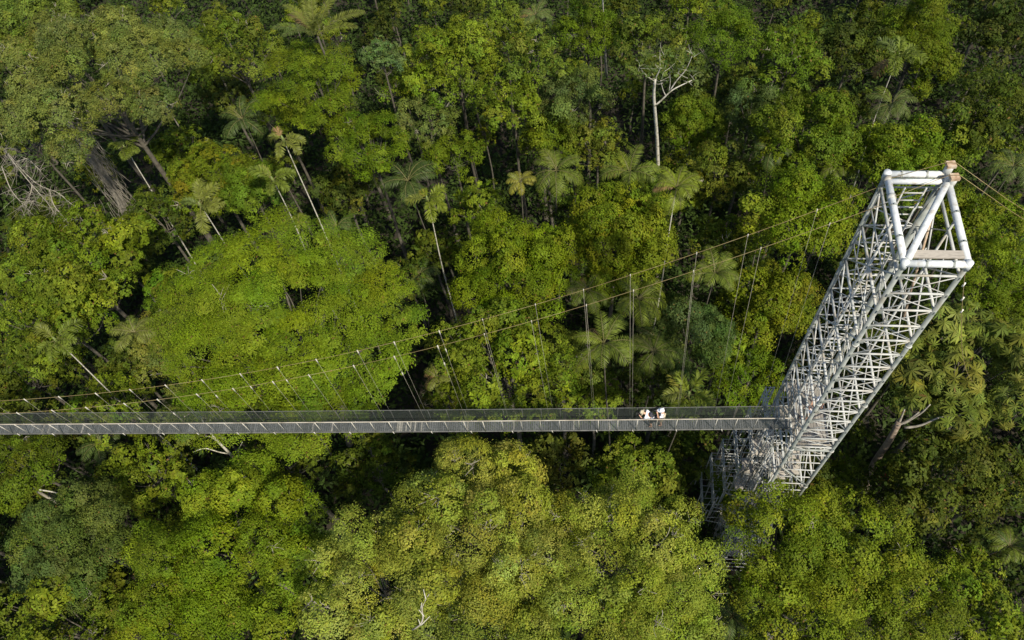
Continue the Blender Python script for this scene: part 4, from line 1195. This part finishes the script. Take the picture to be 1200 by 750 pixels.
palm(1045, 122, 17, 'fine', 2.7, 8, 'silver', 'lower one of the paired dark palms, its fronds spread sideways', ('green',), bark='bark_grey', seed=21)
palm(1188, 195, 19, 'fine', 2.6, 9, 'silver', 'silvery palm at the right edge behind the anchor cables', ('pale',), bark='bark_grey', seed=22)
palm(513, 442, 19, 'fine', 1.9, 7, 'pale', 'pale small palm with dry skirts behind the bridge', ('dry', 'dry'), bark='bark_grey', seed=23)
palm(158, 390, 21, 'fine', 2.2, 8, 'pale', 'whitish feather palm on the left flank of the huge feathery crown', ('green',), bark='bark_grey', seed=24)
palm(826, 548, 11, 'fine', 1.5, 8, 'bright', 'low bright palm tucked under the bridge left of the tower', (), bark='bark_grey', seed=25)
palm(1183, 640, 15, 'fine', 2.0, 9, 'green', 'green palm in the lower right corner', ('dark',), bark='bark_grey', seed=26)
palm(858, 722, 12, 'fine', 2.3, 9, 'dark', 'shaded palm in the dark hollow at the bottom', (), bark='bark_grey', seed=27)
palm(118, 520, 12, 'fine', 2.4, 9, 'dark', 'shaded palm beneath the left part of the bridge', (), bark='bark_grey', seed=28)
palm(628, 18, 21, 'fine', 2.2, 8, 'silver', 'grey palm with dead hanging fronds at the top edge', ('dry', 'dry'), bark='bark_grey', seed=29)
palm(350, 258, 13, 'fine', 1.5, 7, 'bright', 'baby palm between the two white plume palm trunks', (), bark='bark_grey', seed=30)


palm(688, 340, 19, 'fine', 2.4, 9, 'green', 'feather palm squeezed between the large vine mound and the dead twigs', ('dry', 'pale'), bark='bark_grey', seed=31)
palm(770, 395, 16, 'fine', 2.2, 8, 'dark', 'small dark palm under the bright feather palm above the black gap', ('dry',), bark='bark_grey', seed=32)
palm(905, 175, 19, 'fine', 2.3, 8, 'dark', 'dark palm half buried in the vine mound above the tower top', ('pale',), bark='bark_grey', seed=33)
palm(395, 265, 15, 'fine', 1.9, 8, 'dark', 'low dark palm behind the upper rim of the huge feathery crown', (), bark='bark_grey', seed=35)
palm(985, 195, 17, 'fine', 2.1, 8, 'green', 'green palm left of the tower top between vine crowns', ('dry',), bark='bark_grey', seed=37)

# ------------------------------------------------------------------ bare and leaning trees, branches placed along points (px, py, z)
def limb(b, pts, r0, r1, sides=7, origin=None, n=14):
    P = np.array([at(*q) for q in pts]) - origin
    t0 = np.linspace(0, 1, len(P)); t = np.linspace(0, 1, n)
    Q = np.stack([np.interp(t, t0, P[:, a]) for a in range(3)], 1)
    Q[1:-1] = 0.25 * Q[:-2] + 0.5 * Q[1:-1] + 0.25 * Q[2:]
    b.tube(Q, np.linspace(r0, r1, n), sides)


o = at(771, 205, 15.5); o[2] = 0
bare = empty('forked_tree', o, 'slender tree with a bright white forked trunk and thin grey-green leaves', 'tree')
b = MB(); zt = 30.0
limb(b, [(773, 262, 8), (771.5, 203, 15.5), (770, 160, 20.5), (767, 124, 25), (766, 108, 26.5), (768, 92, 28.3)], 0.19, 0.09, 9, o)
b.build('trunk', M['bark_white'], bare, True)
for pts, r0, r1 in (([(767, 124, 25), (776, 117, 25.6), (786, 106, 26.6), (798, 100, 27), (811, 94, 27.3)], .12, .04),
                    ([(785, 106, 26.6), (793, 94, 27.6), (804, 82, 28.6), (811, 66, 30)], .09, .03),
                    ([(780, 112, 26), (777, 106, 26.7), (774, 94, 28)], .06, .03),
                    ([(784, 107, 26.6), (785.5, 97, 27.5), (785, 87, 28.5)], .05, .02),
                    ([(768, 92, 28.3), (774, 80, 29.5), (773, 66, 31)], .08, .025),
                    ([(767, 95, 28), (759, 90, 28.5), (752, 82, 29.3)], .06, .02),
                    ([(807, 96, 27.2), (812, 101, 26.6)], .04, .02)):
    b = MB(); limb(b, pts, r0 * .7, r1 * .7, 6, o, 10); b.build('branch', M['bark_white'], bare, True)
rr = np.random.default_rng(61)
P_ = []; R_ = []; t7 = np.linspace(0, 1, 7)[:, None]
for q in ((768, 92, 28.3), (773, 66, 31), (811, 66, 30), (804, 82, 28.6), (811, 94, 27.3), (774, 94, 28), (785, 87, 28.5), (752, 82, 29.3), (776, 80, 29.6)):
    for _ in range(4):
        a0 = at(*q) + rr.normal(size=3) * 0.15; e = a0 + np.array([rr.normal() * .6, rr.normal() * .5, rr.uniform(0.1, 1.1)]); md = (a0 + e) / 2 + rr.normal(size=3) * .15
        P_.append((1 - t7) ** 2 * a0 + 2 * t7 * (1 - t7) * md + t7 ** 2 * e - o); R_.append(np.linspace(0.016, 0.005, 7))
link('twig_tangle', tubes_mesh('twig_tangle', np.array(P_), np.array(R_), 4, M['bark_white']), bare)
for q in ((770, 68, 30), (806, 66, 29.5), (752, 82, 29), (785, 80, 28.8), (815, 92, 27)):
    V, C, *_r = crown_data(rr, 1.35, 0.7, SPEC['olive'], 0.55, (.75, .88, .9))
    link('foliage', mesh_quads('foliage', V + (at(*q) - o), C, M['leaf']), bare)

# thin white stem at the top
o = at(710, 70, 12); o[2] = 0
sl = empty('slender_stem', o, 'thin vertical white stem standing between crowns at the top of the view', 'tree')
b = MB(); limb(b, [(711, 90, 10), (708.5, 53, 17), (707, 25, 21), (706, -8, 25.5)], 0.13, 0.07, 7, o); b.build('trunk', M['bark_white'], sl, True)
V, C, *_r = crown_data(rr, 1.5, 1.0, SPEC['loose'], 0.8); link('crown', mesh_quads('crown', V + (at(706, -14, 26) - o), C, M['leaf']), sl)

# leaning trunk wrapped in dry vines at the left
o = at(158, 262, 11); o[2] = 0
ln = empty('leaning_tree', o, 'thick leaning grey trunk wrapped in dry hanging vines below the great olive crown', 'tree')
b = MB(); limb(b, [(163, 275, 6), (148, 247, 12), (128, 214, 16), (104, 180, 20), (78, 140, 24)], 0.5, 0.24, 10, o); b.build('trunk', M['bark_vine'], ln, True)
P_ = []; R_ = []
for k in range(220):
    t = rr.uniform(0, 1); s0 = np.array([78 + 70 * t, 140 + 107 * t]); z0 = 24.5 - 12 * t
    a0 = at(s0[0] + rr.normal() * 7, s0[1] + rr.normal() * 5, z0 + rr.uniform(0, .8))
    e = a0 + np.array([rr.normal() * 0.45 + 0.25, -0.1 + rr.normal() * 0.35, -rr.uniform(1.5, 5.0)])
    md = (a0 + e) / 2 + rr.normal(size=3) * 0.35
    tt = np.linspace(0, 1, 7)[:, None]
    P_.append((1 - tt) ** 2 * a0 + 2 * tt * (1 - tt) * md + tt ** 2 * e - o); R_.append(np.linspace(0.026, 0.009, 7) * rr.uniform(0.6, 1.5))
link('hanging_vine', tubes_mesh('hanging_vine', np.array(P_), np.array(R_), 4, M['bark_vine']), ln)
V, C, *_r = crown_data(rr, 2.0, 2.6, SPEC['loose'], 0.35, (1.3, 1.15, 1.1)); link('vine_leaves', mesh_quads('vine_leaves', V + (at(112, 200, 16.5) - o), C, M['leaf']), ln)

# bare grey branches at the left edge
o = at(-25, 230, 14); o[2] = 0
db = empty('dead_tree', o, 'dead tree with tangled bare grey branches at the left edge', 'tree')
b = MB(); limb(b, [(-10, 300, 4), (-14, 250, 10), (-12, 200, 17), (2, 172, 20.5)], 0.22, 0.12, 8, o); b.build('trunk', M['bark_grey'], db, True)
main = [[(2, 172, 20.5), (18, 190, 20), (38, 213, 19), (55, 222, 18.7), (68, 224, 18.8), (80, 237, 18), (90, 243, 17.6)],
        [(8, 180, 20.3), (22, 198, 20.4), (40, 220, 19.5), (58, 240, 18), (64, 252, 17)],
        [(2, 195, 19.8), (12, 222, 18.8), (25, 238, 18.2), (40, 235, 18.6)],
        [(0, 178, 20.6), (10, 172, 21.2), (20, 176, 21.6)], [(18, 190, 20), (32, 185, 20.8), (48, 200, 20.4)],
        [(38, 213, 19), (36, 228, 18.3), (24, 246, 17.5)], [(58, 222, 18.7), (62, 240, 18), (76, 256, 17), (84, 268, 16)]]
for pts in main:
    b = MB(); limb(b, pts, 0.05, 0.014, 6, o, 12); b.build('branch', M['bark_pale'], db, True)
P_ = []; R_ = []
for k in range(280):
    pts = main[rr.integers(len(main))]; i = rr.integers(len(pts) - 1); f = rr.random()
    a0 = at(*pts[i]) * (1 - f) + at(*pts[i + 1]) * f
    e = a0 + np.array([rr.normal() * 0.9, rr.normal() * 0.9, -rr.uniform(-0.4, 1.6)]); md = (a0 + e) / 2 + rr.normal(size=3) * 0.3
    P_.append((1 - tt) ** 2 * a0 + 2 * tt * (1 - tt) * md + tt ** 2 * e - o); R_.append(np.linspace(0.02, 0.007, 7) * rr.uniform(0.6, 1.3))
link('twig_tangle', tubes_mesh('twig_tangle', np.array(P_), np.array(R_), 4, M['bark_vine']), db)

# lichened dead tree poking up through the bridge line at the left
o = at(285, 545, 17); o[2] = 0
db = empty('dead_sapling', o, 'bare lichen-white branches sticking up behind the bridge beside the feathery crown', 'tree')
b = MB(); limb(b, [(300, 590, 8), (278, 540, 18), (255, 517, 21), (243, 503, 23)], 0.14, 0.06, 7, o); b.build('trunk', M['bark_white'], db, True)
for pts in ([(243, 503, 23), (236, 490, 24.3), (222, 478, 25.6)], [(243, 503, 23), (246, 492, 24.3), (252, 480, 25.5)], [(236, 490, 24.3), (232, 480, 25.4)],
            [(255, 517, 21), (247, 512, 21.8), (241, 511, 22.2)], [(278, 540, 18), (280, 526, 19.6), (284, 518, 20.6)], [(270, 532, 19), (256, 530, 19.8), (240, 524, 20.7), (226, 530, 20.4)]):
    b = MB(); limb(b, pts, 0.055, 0.022, 6, o, 9); b.build('branch', M['bark_white'], db, True)

# thick leaning pinkish trunk right of the tower, carrying the star leaves
o = at(1016, 560, 4); o[2] = 0
lt = empty('leaning_trunk_tree', o, 'leaning pinkish trunk forking into pale limbs, right of the tower below the star-leaved tree', 'tree')
b = MB(); limb(b, [(1012, 575, 5), (1023, 545, 11), (1040, 520, 15.5), (1054, 494, 19)], 0.32, 0.2, 9, o); b.build('trunk', M['bark_pink'], lt, True)
for pts, r in (([(1052, 498, 18.7), (1062, 494, 19.3), (1077, 483, 20.5)], .11), ([(1060, 501, 18.5), (1075, 500, 18.9), (1090, 494, 19.7), (1104, 487, 20.5), (1122, 490, 20.5)], .1), ([(1058, 497, 18.9), (1080, 484, 20.5), (1090, 474, 21.5)], .09),
               ([(1054, 494, 19.0), (1060, 480, 20.5)], .1)):
    b = MB(); limb(b, pts, r, r * .45, 7, o, 10); b.build('branch', M['bark_pale'], lt, True)
V, C, *_r = crown_data(rr, 2.4, 1.3, SPEC['star'], 0.8, (.8, .9, 1)); link('crown', mesh_quads('crown', V + (at(1100, 468, 18.5) - o), C, M['leaf']), lt)

# two fallen pale trunks showing low at the left below the bridge, thick grey trunk under the feathery crown
for nm, lab, pts, r0, r1, mt in (
        ('fallen_trunk', 'bare pale trunk lying slantwise in the dark hollow below the left bridge', [(0, 572, 15), (25, 565, 14), (60, 585, 11), (72, 592, 10)], .14, .1, 'bark_pale'),
        ('bare_branch', 'thin white branch beside the slanting pale trunk below the bridge', [(40, 573, 14), (60, 576, 14), (82, 582, 13.5)], .07, .03, 'bark_white'),
        ('grey_bole', 'thick grey trunk showing between the cables under the huge feathery crown', [(410, 520, 9), (404, 488, 15), (398, 466, 19), (385, 440, 22)], .34, .22, 'bark_grey'),
        ('leaning_sapling', 'thin pale leaning stem beside the small rounded green crown', [(228, 180, 12), (212, 152, 16), (195, 124, 20)], .08, .05, 'bark_pale'),
        ('twisted_branch', 'white twisted dead branch in the yellow-green crown at the bottom', [(483, 738, 27.2), (493, 733, 28), (497, 722, 28.5), (493, 714, 28.8), (499, 702, 29.2), (503, 696, 29.4)], .05, .02, 'bark_pale')):
    o = at(*pts[0]); o[2] = 0
    e_ = empty(nm, o, lab, 'branch' if 'branch' in nm else 'trunk')
    b = MB(); limb(b, pts, r0, r1, 8, o, 12); b.build('wood', M[mt], e_, True)
    if nm == 'twisted_branch':
        for k in range(5):
            b = MB(); i = 1 + k % 4
            q = np.array(pts[i]); limb(b, [tuple(q), tuple(q + [rr.normal() * 8 + 4, -8 * rr.random() - 4, 0.6])], .035, .015, 5, o, 6); b.build('twig', M['bark_white'], e_, True)

o = np.array([TX0 - 0.9, 19.6, 0.0])
cv = empty('climbing_plant', o, 'green climbing plant growing up the outer struts of the tower foot', 'plant')
V, C, *_r = crown_data(rr, 1.6, 3.6, SPEC['vine'], 0.6, (.75, .85, 1)); link('foliage', mesh_quads('foliage', V + np.array([0, 0, 13.0]), C, M['leaf']), cv)
b = MB(); b.tube([(0.2, 0.1, 0), (-0.1, 0.1, 5), (0.1, 0, 10), (0, 0, 14)], [.06, .05, .04, .02], 6); b.build('stem', M['bark_grey'], cv, True)

# red-leaved plant in the shade right of the tower
o = at(1031, 557, 9.5); o0 = o.copy()
rp = empty('red_plant', o, 'small red-leaved plant in the shade right of the tower', 'plant')
n = 90
D = unit(rr.normal(size=(n, 3)) + [0, 0, .5]); N = unit(np.cross(D, rr.normal(size=(n, 3)))); Lr = rr.uniform(.3, .55, n)
link('leaf_rosette', mesh_quads('leaf_rosette', leaves_to_quads(rr, D * .08 + rr.normal(size=(n, 3)) * .22, N, D, Lr, Lr * .3), np.array([.26, .05, .03]) * rr.uniform(.6, 1.3, (n, 1)), M['red_flower']), rp)
b = MB(); b.tube([(0, 0, -9.5), (0.1, 0, -4), (0, 0, 0)], [.06, .05, .04], 6); b.build('stem', M['bark_grey'], rp, True)

# ------------------------------------------------------------------ camera, light, sky
cam = bpy.data.cameras.new('camera_view'); co = bpy.data.objects.new('camera_view', cam); COL.objects.link(co)
cam.sensor_width = 36; cam.lens = F * 36 / 1200; cam.clip_end = 6000; cam.clip_start = 0.3
R3 = np.stack([ROT[:, 0], -ROT[:, 1], -ROT[:, 2]], 1)
co.matrix_world = Matrix([[*R3[0], 0], [*R3[1], 0], [*R3[2], H], [0, 0, 0, 1]])
SC.camera = co

SUN_EL, SUN_AZ = math.radians(52), math.radians(138)      # azimuth clockwise from +Y: from the right, a little behind the camera
sd = np.array([math.sin(SUN_AZ) * math.cos(SUN_EL), math.cos(SUN_AZ) * math.cos(SUN_EL), math.sin(SUN_EL)])
sun = bpy.data.lights.new('sun', 'SUN'); sun.energy = 3.9; sun.angle = math.radians(1.5); sun.color = (1.0, 0.92, 0.78)
so = bpy.data.objects.new('sun', sun); COL.objects.link(so)
so.rotation_euler = Vector(sd).to_track_quat('Z', 'Y').to_euler()
so.location = (0, 0, 120)
W = bpy.data.worlds.new('World'); SC.world = W; W.use_nodes = True
nt = W.node_tree
sky = nt.nodes.new('ShaderNodeTexSky'); sky.sky_type = 'NISHITA'; sky.sun_disc = False
sky.sun_elevation = SUN_EL; sky.sun_rotation = SUN_AZ
bg = nt.nodes['Background']; bg.inputs['Strength'].default_value = 0.085
nt.links.new(sky.outputs[0], bg.inputs['Color'])
SC.view_settings.view_transform = 'Standard'; SC.view_settings.look = 'None'
SC.view_settings.gamma = 1; SC.view_settings.exposure = 0.8
SC.cycles.max_bounces = 6; SC.cycles.diffuse_bounces = 3; SC.cycles.transparent_max_bounces = 8
